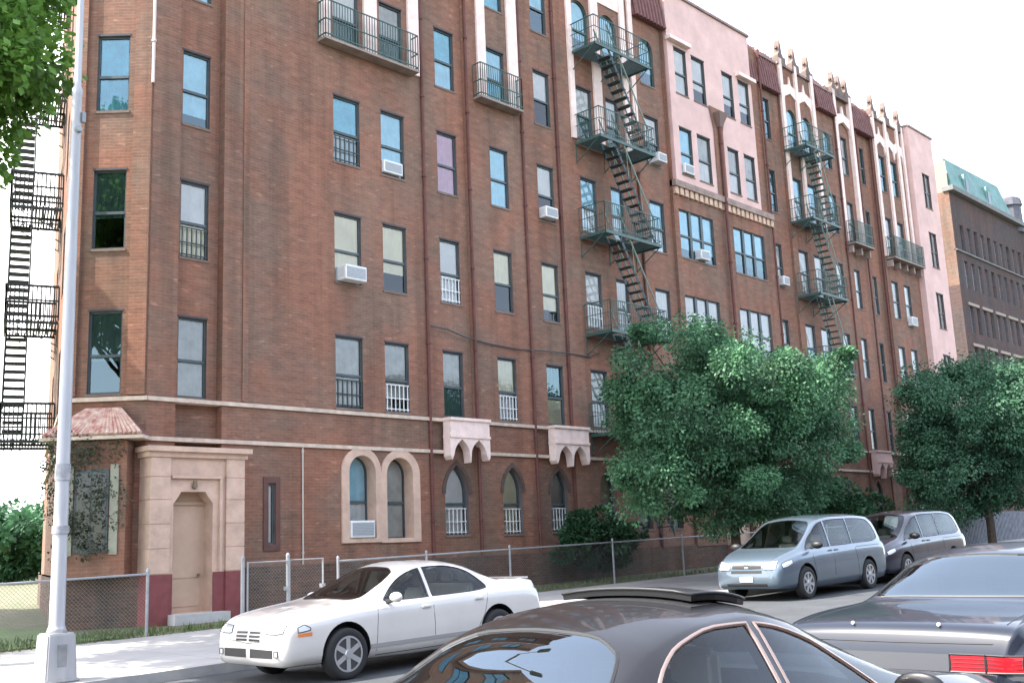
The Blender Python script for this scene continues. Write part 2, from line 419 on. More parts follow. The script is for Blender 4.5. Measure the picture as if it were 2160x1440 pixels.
# ------------------------------------------------------------ apartment building
B = empty('apartment_building', (12.9, 21.5, .3), label='long six storey red brick apartment building with pink stucco panels and arched ground floor windows', cat='building')
B.location = (0, 0, 0)
RT = [7.0, 10.25, 13.5, 16.75, 19.98]; WH = 1.83; TOP = 21.9
def rows(u0, u1, rs=(0, 1, 2, 3, 4), kinds='rect'): return [(u0, u1, RT[i]-WH, RT[i], kinds) for i in rs]
def FA(y): return Fr((0, y, 0), (1, 0, 0))
YB = 21.5
V0 = Vector((11.05, 21.5, 0)); CW = 1.72; V1 = V0+Vector((-1, 1, 0))*CW/sqrt(2)
CH = Fr(V1, (V0-V1))                       # chamfer: u from V1 (left) to V0
ang = radians(69.0); ED = Vector((cos(ang), sin(ang), 0)); V2 = V1+ED*13
EN = Fr(V2, (V1-V2))                       # end wall
secs = [  # u0,u1,Y,ops
 [11.05, 11.73, 21.50, []],
 [11.73, 12.88, 21.75, rows(11.90, 12.62)],
 [12.88, 19.25, 21.50, rows(16.1, 16.96)+rows(17.7, 18.52)+[(16.44, 17.3, 1.92, 4.0, 'round'), (17.64, 18.55, 1.9, 3.98, 'round'), (14.12, 14.3, 1.85, 3.25, 'rect')]],
 [19.25, 20.95, 21.60, rows(19.86, 20.62)+[(19.8, 20.68, 1.95, 3.84, 'gothic')]],
 [20.95, 23.42, 21.50, rows(21.93, 22.7)+[(21.95, 22.75, 1.93, 3.82, 'gothic')]],
 [23.42, 25.2, 21.60, rows(24.16, 24.92)+[(24.1, 24.88, 1.96, 3.8, 'gothic')]],
 [25.2, 31.3, 21.50, rows(26.17, 26.98, (0, 1, 2, 3))+rows(27.78, 28.45, (0, 1, 2, 3))+rows(29.98, 30.83, (0, 1, 2, 3))+[(26.1, 27.0, 18.0, 19.98, 'round'), (27.7, 28.6, 18.0, 19.98, 'round'), (29.95, 30.8, 18.0, 19.8, 'round')]+[(26.3, 27.1, 1.95, 3.84, 'gothic'), (28.2, 29.0, 1.95, 3.84, 'gothic'), (29.9, 30.7, 1.95, 3.84, 'gothic')]],
 [31.3, 38.2, 21.38, rows(31.6, 33.85, (0, 1, 2))+rows(35.25, 37.55, (0, 1, 2))],
 [38.2, 40.1, 21.60, rows(38.8, 39.3)],
 [40.1, 45.0, 21.50, rows(40.55, 41.35, (0, 1, 2, 3))+rows(41.9, 42.7, (0, 1, 2, 3))+rows(43.9, 44.55, (0, 1, 2, 3))+[(40.6, 41.4, 18.0, 19.98, 'round'), (41.95, 42.75, 18.0, 19.98, 'round'), (43.85, 44.5, 18.0, 19.8, 'round')]+[(40.6, 41.4, 1.9, 3.8, 'rect'), (42.4, 43.2, 1.9, 3.8, 'rect')]],
 [45.0, 47.2, 21.58, rows(45.8, 46.35)+[(45.7, 46.4, 1.95, 3.8, 'gothic')]],
 [47.2, 49.1, 21.68, rows(47.9, 48.3)],
 [49.1, 52.8, 21.50, rows(49.55, 50.25, (0, 1, 2, 3, 4))+rows(50.95, 51.65, (0, 1, 2, 3, 4))+[(50.0, 50.8, 1.95, 3.8, 'gothic')]],
]
bw = bmesh.new()
for s in secs:
    top = TOP
    if s[0] == 31.3: top = 14.55
    wall(bw, FA(s[2]), s[0], s[1], 1.32, top, s[3])
for a, b in zip(secs, secs[1:]):            # returns between sections
    ya, yb = a[2], b[2]
    if ya != yb:
        x = a[1]
        bw.faces.new([bw.verts.new(q) for q in ((x, ya, 1.32), (x, yb, 1.32), (x, yb, TOP), (x, ya, TOP))])
chops = [(.42, 1.15, z[2], z[3], 'rect') for z in rows(0, 1)]
wall(bw, CH, 0, CW, 1.32, TOP, chops)
wall(bw, EN, 0, 13, 1.32, TOP, [(u, u+.9, RT[i]-WH, RT[i], 'rect') for i in range(5) for u in (3.5, 7.8)])
# back and roof close the volume
for q in ([(52.8, 21.5), (55.9, 21.5), (55.9, 34.8), (V2.x, 34.8), (V2.x, V2.y)],):
    for a, b in zip(q, q[1:]): bw.faces.new([bw.verts.new(p) for p in ((a[0], a[1], 0), (b[0], b[1], 0), (b[0], b[1], TOP-.6), (a[0], a[1], TOP-.6))])
for a_, b_ in ((.0, .2), (1.3, 1.69)): CH.box(bw, a_, b_, 5.12, TOP-.02, -.075, .01)
FA(21.5).box(bw, 13.4, 13.55, 5.12, TOP-.02, -.03, .01)
RVL = mat('reveal_grey', (.14, .115, .11), .85, var=.25); new_obj('wall', bw, [BRK, RVL], B)  # grey of the reveals carries part of the shade in the recess
bm = bmesh.new(); bm.faces.new([bm.verts.new((x, y, TOP-.6)) for x, y in ((V1.x, V1.y), (V0.x, 21.7), (55.9, 21.7), (55.9, 34.8), (V2.x, 34.8))])
new_obj('roof', bm, mat('tar_roof', (.06, .06, .06), .9, var=.2), B, recalc=False)
# interior dark floor plates (rooms behind the windows)
bm = bmesh.new()
for z in (1.0, 4.6, 7.9, 11.1, 14.35, 17.6): box(bm, 14.9, 55.5, 22.4, 34, z, z+.15); box(bm, 11.4, 14.9, 22.9, 25, z, z+.15)
box(bm, 11.4, 55.5, 25.0, 25.1, 0, 21); new_obj('inner_floors', bm, mat('room_dark', (.12, .11, .1), .9), B)
# plinth
bm = bmesh.new()
wall(bm, FA(21.42), 11.0, 11.4, -.3, 1.3); wall(bm, FA(21.42), 12.75, 52.9, -.3, 1.3); box(bm, 12.89, 52.9, 21.424, 21.8, 1.3, 1.36)
CHo = Fr(V1+CH.N*-.08, CH.T); wall(bm, CHo, -.05, CW+.03, -.3, 1.3)
ENo = Fr(V2+EN.N*-.08, EN.T); wall(bm, ENo, 0, 13.02, -.3, 1.3)
parts('plinth', bm, BRKD, B)
# pale string courses
def course(z, name='string_course', skip=()):
    bm = bmesh.new(); path = [(V2-EN.N*.0, EN, 0, 13), (None, CH, 0, CW)]
    EN.box(bm, 0, 13.0, z, z+.09, -.07, .02); CH.box(bm, -.03, CW+.03, z, z+.09, -.08, .02)
    for s in secs:
        a, b = s[0], s[1]
        segs = [(a, b)]
        for k0, k1 in skip:
            ns = []
            for p, q in segs:
                if k1 <= p or k0 >= q: ns.append((p, q))
                else:
                    if k0 > p: ns.append((p, k0))
                    if k1 < q: ns.append((k1, q))
            segs = ns
        for p, q in segs: FA(min(s[2], 21.5) if s[0] != 31.3 else 21.38).box(bm, p+.001, q-.001, z, z+.09, -.06, .25)
    parts(name, bm, STONEL, B, .006)
CORB = [(19.68, 21.2), (23.97, 25.55), (45.4, 46.9), (49.7, 51.2)]
course(5.0, skip=CORB); course(4.13, skip=CORB)

# windows --------------------------------------------------------
def wcol(y, u0, u1, spec, rs=(0, 1, 2, 3, 4), **kw):
    for i, sp in zip(rs, spec):
        up, lo, low, gd = (list(sp)+[None]*4)[:4] if isinstance(sp, tuple) else (sp, None, 1.0, None)
        window(FA(y), (u0, u1, RT[i]-WH, RT[i], 'rect'), B, up, lo, low=1.0 if low is None else low, guard=gd, **kw)
wcol(21.75, 11.90, 12.62, ['grey', ('white', 'cream', 1, 'b'), ('lblue', 'lblue', .85), 'lblue', 'grey'])
wcol(21.5, 16.1, 16.96, [('grey', 'grey', 1, 'b'), ('cream', 'cream'), ('blue', 'grey', 1, 'b'), ('white', 'green'), 'white'])
wcol(21.5, 17.7, 18.52, [('grey', 'grey', .8, 'w'), ('cream', 'cream', .72), 'lblue', ('grey', 'green'), 'white'])
wcol(21.6, 19.86, 20.62, [('grey', 'green'), ('white', 'white', 1, 'w'), 'pink', ('blue', 'lblue'), 'white'])
wcol(21.5, 21.93, 22.7, [('cream', 'white', 1, 'w'), ('cream', 'none'), 'lblue', ('lblue', 'blue'), ('blue', 'blue')])
wcol(21.6, 24.16, 24.92, [('green', 'cream'), ('cream', 'cream', .8), ('white', 'none'), ('white', 'none'), ('lblue', 'none')])
for x0, x1 in ((26.17, 26.98), (27.78, 28.45), (29.98, 30.83)):
    wcol(21.5, x0, x1, [('grey', 'white'), ('white', 'white', 1, 'w'), ('lblue', 'white'), ('white', 'green')], (0, 1, 2, 3))
for op in ((26.1, 27.0, 18.0, 19.98, 'round'), (27.7, 28.6, 18.0, 19.98, 'round'), (29.95, 30.8, 18.0, 19.8, 'round'),
           (40.6, 41.4, 18.0, 19.98, 'round'), (41.95, 42.75, 18.0, 19.98, 'round'), (43.85, 44.5, 18.0, 19.8, 'round')):
    window(FA(21.5), op, B, 'lblue', fmat=GRN, low=.7)
for x0, x1 in ((31.6, 33.85), (35.25, 37.55)):
    wcol(21.38, x0, x1, [('white', 'green'), ('white', 'white', .8), ('lblue', 'green' if x0 > 33 else 'lblue', .8)], (0, 1, 2), panes=3)
wcol(21.6, 38.8, 39.3, ['green', 'grey', 'grey', 'green', 'green'])
for x0, x1 in ((40.55, 41.35), (41.9, 42.7), (43.9, 44.55)): wcol(21.5, x0, x1, [('white', 'grey'), ('white', 'lblue'), ('white', 'grey'), ('lblue', 'grey')], (0, 1, 2, 3))
wcol(21.58, 45.8, 46.35, ['white', ('white', 'grey'), 'white', ('white', 'grey'), 'grey'])
wcol(21.68, 47.9, 48.3, ['grey', 'green', 'grey', 'green', 'green'])
wcol(21.5, 49.55, 50.25, [('white', 'grey'), 'white', 'grey', 'grey', 'green']); wcol(21.5, 50.95, 51.65, [('white', 'grey'), 'white', ('white', 'grey'), 'grey', 'green'])
for i, c in enumerate(['green', 'green', 'blue', 'blue', 'lblue']): window(CH, (.42, 1.15, RT[i]-WH, RT[i], 'rect'), B, c, low=1 if i > 1 else .6)  # blue blinds carry sky reflection; the lowest green one a dark reflection
window(FA(21.5), (16.44, 17.3, 1.92, 4.0, 'round'), B, 'lblue', 'white', rec=.32, sill=False)
window(FA(21.5), (17.64, 18.55, 1.9, 3.98, 'round'), B, 'grey', rec=.32, sill=False)
for a, y, c in ((19.8, 21.6, 'white'), (21.95, 21.5, 'cream'), (24.1, 21.6, 'white'), (26.3, 21.5, 'cream'), (28.2, 21.5, 'grey'), (29.9, 21.5, 'grey')):
    w_ = {19.8: .88, 21.95: .8, 24.1: .78}.get(a, .8)
    zt = {19.8: 3.84, 21.95: 3.82, 24.1: 3.8}.get(a, 3.84); zb = {19.8: 1.95, 21.95: 1.93, 24.1: 1.96}.get(a, 1.95)
    window(FA(y), (a, a+w_, zb, zt, 'gothic'), B, c, rec=.15, guard='w' if a < 25 else None)
for op in ((40.6, 41.4, 1.9, 3.8, 'rect'), (42.4, 43.2, 1.9, 3.8, 'rect'), (50.0, 50.8, 1.95, 3.8, 'gothic')): window(FA(21.5), op, B, 'white')
window(FA(21.58), (45.7, 46.4, 1.95, 3.8, 'gothic'), B, 'white')
window(FA(21.5), (14.12, 14.3, 1.85, 3.25, 'rect'), B, 'white', sash=False, rec=.04)
bm = bmesh.new(); fr = FA(21.5)                                  # dark frame round the slit window
for k in (0, 1):
    pts = [(14.02, 1.7), (14.4, 1.7), (14.45, 2.2), (14.4, 3.35), (14.02, 3.35), (13.97, 2.2)]
for q in ((13.98, 14.11), (14.31, 14.44)): fr.box(bm, *q, 1.7, 3.4, -.03, .02)
fr.box(bm, 14.11, 14.31, 3.26, 3.4, -.03, .02); fr.box(bm, 14.11, 14.31, 1.7, 1.84, -.03, .02)
parts('slit_window_frame', bm, mat('dark_brown_stone', (.12, .055, .045), .8, var=.2), B)

# pale arched surround of the paired windows
bm = bmesh.new()
for op, o0, o1 in (((16.44, 17.3, 1.92, 4.0, 'round'), 16.22, 17.47), ((17.64, 18.55, 1.9, 3.98, 'round'), 17.47, 18.78)):
    inn = inset(outline(op), .01); c = (op[0]+op[1])/2; ro = (o1-o0)/2; co = (o0+o1)/2; sp = op[3]-(op[1]-op[0])/2
    n = 14; out = [(o0, op[2]-.1), (o1, op[2]-.1)]+[(co+ro*cos(pi*i/n), sp+(ro)*sin(pi*i/n)) for i in range(n+1)]
    for i in range(len(inn)):
        j = (i+1) % len(inn)
        a, b, p, q = inn[i], inn[j], out[i], out[j]
        F = [bm.verts.new(fr.p(*x, -.05)) for x in (a, b, q, p)]; bm.faces.new(F)
        bm.faces.new([bm.verts.new(v) for v in (fr.p(*p, -.05), fr.p(*q, -.05), fr.p(*q, .01), fr.p(*p, .01))])
        bm.faces.new([bm.verts.new(v) for v in (fr.p(*a, -.05), fr.p(*b, -.05), fr.p(*b, .36), fr.p(*a, .36))])
bmesh.ops.translate(bm, verts=bm.verts, vec=(0, -.002, 0))
new_obj('arched_surround', bm, STONE, B)
bm = bmesh.new()
for a, w_, y, zt in ((19.8, .88, 21.6, 3.84), (21.95, .8, 21.5, 3.82), (24.1, .78, 21.6, 3.8)):     # dark pointed hood moulds
    fr2 = FA(y); inn = outline((a, a+w_, 1.95, zt, 'gothic'))[2:]; out = inset(outline((a, a+w_, 1.95, zt, 'gothic')), -.11)[2:]
    for i in range(len(inn)-1):
        bm.faces.new([bm.verts.new(fr2.p(*q, -.035)) for q in (inn[i], inn[i+1], out[i+1], out[i])])
        bm.faces.new([bm.verts.new(v) for v in (fr2.p(*out[i], -.035), fr2.p(*out[i+1], -.035), fr2.p(*out[i+1], .01), fr2.p(*out[i], .01))])
parts('hood_mould', bm, mat('soot_brick', (.11, .075, .06), .9, var=.3, vscale=8), B)

# corbelled gothic brackets
for a, b in CORB:
    bm = bmesh.new(); fb = FA(21.5); w_ = b-a
    def arch(c, hw, sp, top, n=6):
        return [(c+hw*(1-(i/n)**2), sp+(top-sp)*(i/n)) for i in range(n+1)]
    z3, z4 = 4.0, 4.55
    pts = [(a, z4), (a, z3+.1), (a+.05, z3)]
    c1, c2 = a+w_*.29, a+w_*.71; hw = w_*.19
    L1 = arch(0, hw, z3+.12, z4-.04)
    def notch(c): return [(c-hw, z3+.12)]+[(c-x, z) for x, z in L1[1:-1]]+[(c, z4-.04)]+[(c+x, z) for x, z in L1[1:-1]][::-1]+[(c+hw, z3+.12)]
    # front plate split in three pieces around two notches, thickness .28
    def piece(c0, c1_):
        fb.poly(bm, c0, -.3, -.02)
    mid = (c1+c2)/2
    n1 = notch(c1); n2 = notch(c2)
    k1 = len(n1)//2; k2 = len(n2)//2
    piece([(a, z4), (a, z3+.05), (a+.07, z3-.05), (c1-hw, z3+.12)]+n1[1:k1+1]+[(c1, z4)], 0)
    piece([(c1, z4)]+n1[k1:]+[(mid, z3-.12)]+n2[:k2+1]+[(c2, z4)], 0)
    piece([(c2, z4)]+n2[k2:]+[(b-.07, z3-.05), (b, z3+.05), (b, z4)], 0)
    fb.box(bm, a-.01, b+.01, 4.551, 4.62, -.33, -.015); fb.box(bm, a+.01, b-.01, 4.621, 5.02, -.3, -.01); fb.box(bm, a-.02, b+.02, 5.021, 5.1, -.35, -.01)
    new_obj('corbel_bracket', bm, PINKL if a < 40 else PINK, B)

# entrance portal
def portal(dx, y, parent, z0):
    fp = Fr((dx, y, 0), (1, 0, 0)); P = bpy.data.objects.new('entrance_portal', None); 
    x0, x1 = 10.93, 13.24
    bm = bmesh.new()
    pil = [(10.96, 11.42), (12.76, 13.22)]
    for a, b in pil:
        z = 1.3
        for zt in (1.82, 2.33, 2.84, 3.32, 3.74):
            fp.box(bm, a, b, z+.018, zt, -.04, .45); z = zt
        fp.box(bm, a+.015, b-.015, 1.3, 3.74, -.025, .44)
    wall(bm, Fr((dx, y+.02, 0), (1, 0, 0)), 11.42, 12.76, z0, 3.75, [(11.52, 12.46, z0+.18, 3.02, 'should')], reveal=.355)
    fp.box(bm, 11.45, 12.66, 3.30, 3.36, -.06, .02)                        # label moulding over the arch
    fp.box(bm, 12.60, 12.66, 1.3, 3.3, -.05, .02)
    fp.box(bm, 10.90, 13.28, 3.745, 3.86, -.07, .45); fp.box(bm, 10.84, 13.34, 3.861, 3.97, -.17, .45)
    o = new_obj('entrance_portal', bm, [STONE, STONE], parent)
    bm = bmesh.new()
    for a, b in pil: fp.box(bm, a-.012, b+.012, z0-.3, 1.3, -.055, .45)
    fp.box(bm, 11.43, 11.51, z0, 1.3, -.01, .018); fp.box(bm, 12.47, 12.75, z0, 1.3, -.01, .018)
    parts('painted_base', bm, REDP, o)
    bm = bmesh.new(); fp.box(bm, 11.4, 12.7, z0-.2, z0+.17, -.35, .9)
    new_obj('doorstep', bm, mat('step_stone', (.5, .49, .47), .8, var=.15), o)
    bm = bmesh.new(); fp.box(bm, 11.5, 12.5, z0+.17, 2.75, .365, .395); fp.box(bm, 11.58, 12.36, z0+.3, 1.1, .35, .37); fp.box(bm, 11.58, 12.36, 1.2, 2.6, .35, .37)
    dr_ = new_obj('door', bm, mat('tan_door', (.50, .35, .25), .6, var=.1), o)
    bm = bmesh.new(); lathe(bm, [(.03, .0), (.035, .03), (.02, .045), (.015, .06)], 10, 'y', (dx+12.3, y+.28, 1.25)); new_obj('door_knob', bm, mat('brass_knob', (.3, .2, .08), .4, .8), dr_)
    bm = bmesh.new(); fp.box(bm, 11.5, 12.5, 2.75, 2.82, .32, .395); fp.box(bm, 11.5, 12.5, 2.82, 3.1, .37, .395)
    new_obj('transom', bm, mat('tan_transom', (.42, .29, .2), .6), o)
    bm = bmesh.new(); lathe(bm, [(.0, -.02), (.05, -.02), (.07, .03), (.03, .05)], 10, 'y', (dx+12.0, y-.03, 3.14)); fp.box(bm, 11.96, 12.04, 3.14, 3.25, -.05, 0)
    new_obj('carved_ornament', bm, mat('ornament_stone', (.2, .15, .1), .8), o)
    return o
portal(0, 21.1, B, .30)
bm = bmesh.new(); box(bm, 10.95, 13.2, 21.5, 21.56, -.3, .2); new_obj('entry_floor', bm, CONC, B)
p2 = portal(22.2, 20.95, B, .42)

# chamfer: tiled canopy with bay window below
bm = bmesh.new(); n = 12
apex = [CH.p(.45, 4.84, -.05), CH.p(1.2, 4.84, -.05)]
for i in range(22):
    t0 = i/22
    e0 = CH.p(-.25+2.1*t0, 4.22, -.62); e1 = CH.p(-.25+2.1*(t0+.85/22), 4.22, -.62)
    a0 = apex[0].lerp(apex[1], t0); a1 = apex[0].lerp(apex[1], t0+.85/22)
    tube(bm, [a0.lerp(a1, .5), e0.lerp(e1, .5)], [.03, .055], 6)
bm2 = bmesh.new()
cv = [CH.p(-.25, 4.2, -.6), CH.p(1.85, 4.2, -.6), CH.p(1.2, 4.82, -.02), CH.p(.45, 4.82, -.02), CH.p(-.25, 4.2, .0), CH.p(1.85, 4.2, .0)]
vv = [bm2.verts.new(p) for p in cv]
for f in ((0, 1, 2, 3), (0, 3, 4), (1, 5, 2), (0, 4, 5, 1), (3, 2, 5, 4)): bm2.faces.new([vv[i] for i in f])
cn = new_obj('tile_canopy', bm2, TILE, B)
new_obj('roof_tiles', bm, TILEW, cn)
bm = bmesh.new(); CH.box(bm, -.28, 1.88, 4.12, 4.19, -.66, -.1); new_obj('canopy_gutter', bm, STONEL, cn)
bm = bmesh.new()
CH.box(bm, .1, 1.5, 1.3, 4.1, -.5, -.085)
new_obj('bay_wall', bm, BRK, B)
bayf = Fr(CH.p(0, 0, -.505), CH.T)
for a, b in ((.25, .42), (1.18, 1.35)):
    bm = bmesh.new(); bayf.box(bm, a, b, 1.75, 3.6, -.03, .0); new_obj('bay_shutter', bm, mat('pale_green_trim', (.34, .33, .25), .7, var=.2), B)
bm = bmesh.new(); bayf.box(bm, .45, 1.15, 1.8, 3.5, -.02, 0); bw_ = new_obj('bay_window', bm, FRM, B)
bm = bmesh.new(); bayf.box(bm, .5, .78, 1.86, 3.44, -.026, -.018); bayf.box(bm, .82, 1.1, 1.86, 3.44, -.026, -.018); new_obj('pane', bm, mat('dark_pane', (.02, .03, .03), .08), bw_)

# pink stucco bands and tower -----------------------------------
bm = bmesh.new()
wall(bm, FA(21.34), 31.55, 37.5, 14.55, 22.2, rows(31.95, 32.75, (3, 4))+rows(33.12, 34.0, (3, 4))+rows(35.25, 36.03, (3, 4))+rows(36.45, 37.25, (3, 4)), reveal=.2)
for x in (31.55, 37.5): bm.faces.new([bm.verts.new(p) for p in ((x, 21.34, 14.55), (x, 22.5, 14.55), (x, 22.5, 22.2), (x, 21.34, 22.2))])
bm.faces.new([bm.verts.new(p) for p in ((31.55, 21.34, 22.2), (37.5, 21.34, 22.2), (37.5, 22.5, 22.2), (31.55, 22.5, 22.2))])
bm.faces.new([bm.verts.new(p) for p in ((31.55, 22.5, 14), (37.5, 22.5, 21), (37.5, 22.5, 22.2), (31.55, 22.5, 22.2))])
new_obj('stucco_wall', bm, [PINK, RVL], B)
for a, b in ((31.95, 32.75), (33.12, 34.0), (35.25, 36.03), (36.45, 37.25)):
    wcol(21.34, a, b, ['lblue', 'white'] if a < 33 else [('grey', 'white'), ('white', 'white', .7)], (3, 4))
bm = bmesh.new(); wall(bm, FA(21.5), 31.3, 31.56, 14.55, TOP); wall(bm, FA(21.45), 37.49, 38.2, 14.55, TOP); parts('side_brick_strip', bm, BRK, B)
bm = bmesh.new(); wall(bm, FA(21.3), 34.3, 34.95, 14.56, 17.3, reveal=0); FA(21.3).poly(bm, [(34.3, 17.3), (34.95, 17.3), (35.2, 18.2), (34.05, 18.2)], 0); new_obj('brick_spandrel', bm, BRK, B)
# dentil cornice under the pink wall
bm = bmesh.new(); FA(21.38).box(bm, 31.3, 38.25, 14.3, 14.54, -.16, .1)
new_obj('ledge', bm, mat('ledge_stone', (.33, .24, .2), .9, var=.3), B)
bm = bmesh.new(); x = 31.35
while x < 38.2: FA(21.38).box(bm, x, x+.2, 14.02, 14.3, -.1, -.001); x += .32
new_obj('dentil_course', bm, mat('dentil_tile', (.62, .42, .3), .8, var=.3, vscale=8), B)
# tower at the far end
tow = bmesh.new(); tops = rows(54.1, 55.0)
wall(tow, FA(21.2), 52.9, 55.9, 1.3, 22.3, tops, reveal=.25)
wall(tow, FA(21.2), 52.9, 55.9, -.3, 1.3)
for x in (52.9, 55.9): tow.faces.new([tow.verts.new(p) for p in ((x, 21.2, -.3), (x, 24, -.3), (x, 24, 22.3), (x, 21.2, 22.3))])
tow.faces.new([tow.verts.new(p) for p in ((52.9, 21.2, 22.3), (55.9, 21.2, 22.3), (55.9, 24, 22.3), (52.9, 24, 22.3))])
tow.faces.new([tow.verts.new(p) for p in ((52.9, 24, 20), (55.9, 24, 20), (55.9, 24, 22.3), (52.9, 24, 22.3))])
new_obj('corner_tower', tow, [PINK, RVL], B)
for i in range(5): window(FA(21.2), (54.1, 55.0, RT[i]-WH, RT[i], 'rect'), B, 'grey', fmat=FRMB, panes=2)
# pale pink vertical strips, bases at z0
bm = bmesh.new()
for a, b, y, z0_ in ((15.65, 15.98, 21.5, 14.9), (17.12, 17.58, 21.5, 14.9), (18.72, 19.12, 21.5, 14.9), (21.5, 21.86, 21.5, 14.9), (22.86, 23.3, 21.5, 14.9),
                (25.83, 26.09, 21.5, 14.8), (27.12, 27.55, 21.5, 14.8), (28.8, 29.1, 21.5, 14.8), (29.3, 29.55, 21.5, 16.2)):
    FA(y).box(bm, a, b, z0_, 21.95, -.07, .005)
FA(21.5).box(bm, 26.09, 27.12, 20.3, 21.4, -.04, .005); FA(21.5).box(bm, 27.55, 28.8, 20.3, 21.4, -.04, .005)
parts('pink_strip', bm, PINKL, B)
for g in (((40.18, 40.42), (41.5, 41.72), (42.95, 43.2)), ((45.1, 45.34), (46.7, 46.95)), ((49.15, 49.38), (50.5, 50.72), (51.85, 52.1), (52.5, 52.7))):
    bm = bmesh.new()
    for a, b in g: FA(21.5).box(bm, a, b, 14.7, 22.2, -.1, .1)
    parts('pink_strip', bm, PINKL, B)
    a, b = g[0][1], g[-1][0]
    bm = bmesh.new(); n = max(1, round((b-a)/1.15)); w_ = (b-a)/n      # arched tracery panels over the top windows
    for i in range(n):
        c0 = a+w_*i+.02; c1_ = c0+w_-.04; m_ = (c0+c1_)/2
        FA(21.5).poly(bm, [(c0, 20.15), (c0+.1, 20.5), (m_, 20.75), (c1_-.1, 20.5), (c1_, 20.15), (c1_, 21.0), (m_+.1, 21.15), (m_, 21.55), (m_-.1, 21.15), (c0, 21.0)], -.06, .05)
    parts('tracery_panel', bm, PINKL, B)
    bm = bmesh.new()
    ks = [g[0][0]+.3, (g[0][0]+g[-1][1])/2, g[-1][1]-.25]
    for x in ks:                                                       # brick merlons and finials on the parapet
        FA(21.45).box(bm, x-.32, x+.32, TOP-.02, TOP+.42, -.05, .4)
        FA(21.45).poly(bm, [(x-.28, TOP+.42), (x+.28, TOP+.42), (x+.12, TOP+.62), (x+.07, TOP+1.0), (x, TOP+1.25), (x-.07, TOP+1.0), (x-.12, TOP+.62)], .0, .25)
        FA(21.45).box(bm, x-.2, x+.2, TOP+.82, TOP+.9, .06, .18)
    parts('parapet_finial', bm, mat('finial_stone', (.17, .12, .1), .9, var=.3), B)
# tile pent roofs at the eaves
def pent(x0, x1, y, z0_=20.4, z1_=22.15, dep=.2):
    bm = bmesh.new(); n = int((x1-x0)/.2)
    for i in range(n):
        c = x0+(i+.5)*(x1-x0)/n; tube(bm, [(c, y-dep, z0_), (c, y-dep*.5, (z0_+z1_)/2), (c, y+.1, z1_+random.uniform(-.03, .1))], .085, 6)
    v = [bm.verts.new(p) for p in ((x0, y-dep+.05, z0_), (x1, y-dep+.05, z0_), (x1, y+.1, z1_), (x0, y+.1, z1_), (x0, y+.1, z0_), (x1, y+.1, z0_))]
    for f in ((0, 1, 2, 3), (0, 3, 4), (1, 5, 2), (0, 4, 5, 1)): bm.faces.new([v[i] for i in f])
    new_obj('tile_eave', bm, TILE, B)
pent(29.6, 31.5, 21.5, 20.5, 22.1); pent(37.6, 40.05, 21.6); pent(43.3, 45.0, 21.5, 20.7); pent(47.0, 49.1, 21.6, 20.7)
bm = bmesh.new(); FA(21.38).box(bm, 31.5, 32.9, 20.15, 20.3, -.25, 0); FA(21.38).box(bm, 36.3, 37.6, 20.1, 20.25, -.25, 0)
parts('hood_ledge', bm, PINKL, B)
# parapet coping
bm = bmesh.new()
for s in secs:
    if s[0] != 31.3: FA(s[2]).box(bm, s[0], s[1], TOP, TOP+.1, -.08, .3)
FA(21.34).box(bm, 31.5, 37.55, 22.2, 22.3, -.08, .4); FA(21.2).box(bm, 52.85, 55.95, 22.3, 22.4, -.06, .4)
parts('parapet_coping', bm, mat('coping', (.3, .22, .2), .85, var=.3), B)
# downpipes and rust lines
def pipe(x, y, z0_, z1_, r_=.045, m=RUST, name='downpipe'):
    bm = bmesh.new(); tube(bm, [(x, y-r_-.01, z0_), (x, y-r_-.01, z1_)], r_, 8)
    z = z0_+1
    while z < z1_: tube(bm, [(x, y-r_-.01, z), (x, y-r_-.01, z+.06)], r_*1.5, 8); z += 2.4
    new_obj(name, bm, m, B)
for x, y in ((19.2, 21.5), (20.99, 21.5), (23.38, 21.5), (25.16, 21.6), (38.25, 21.38), (45.05, 21.5), (47.3, 21.58), (48.9, 21.58)): pipe(x, y, 1.3, TOP)
pipe(34.62, 21.3, 1.3, 17.4, .06); pipe(29.35, 21.5, 1.3, 14.4, .05)
bm = bmesh.new(); v = box(bm, 34.32, 34.92, 20.98, 21.29, 17.4, 17.95)
for q in v:
    if q.co.z < 17.5: q.co.x = 34.62+(q.co.x-34.62)*.3; q.co.y = 21.28+(q.co.y-21.28)*.4
new_obj('rainwater_head', bm, mat('leader_head', (.2, .13, .11), .7), B)
pipe(15.07, 21.5, .6, 4.12, .022, mat('pale_conduit', (.5, .45, .4), .7), 'conduit'); pipe(11.0, 21.5, 12.3, TOP, .035, mat('pale_conduit2', (.6, .5, .45), .7), 'conduit')

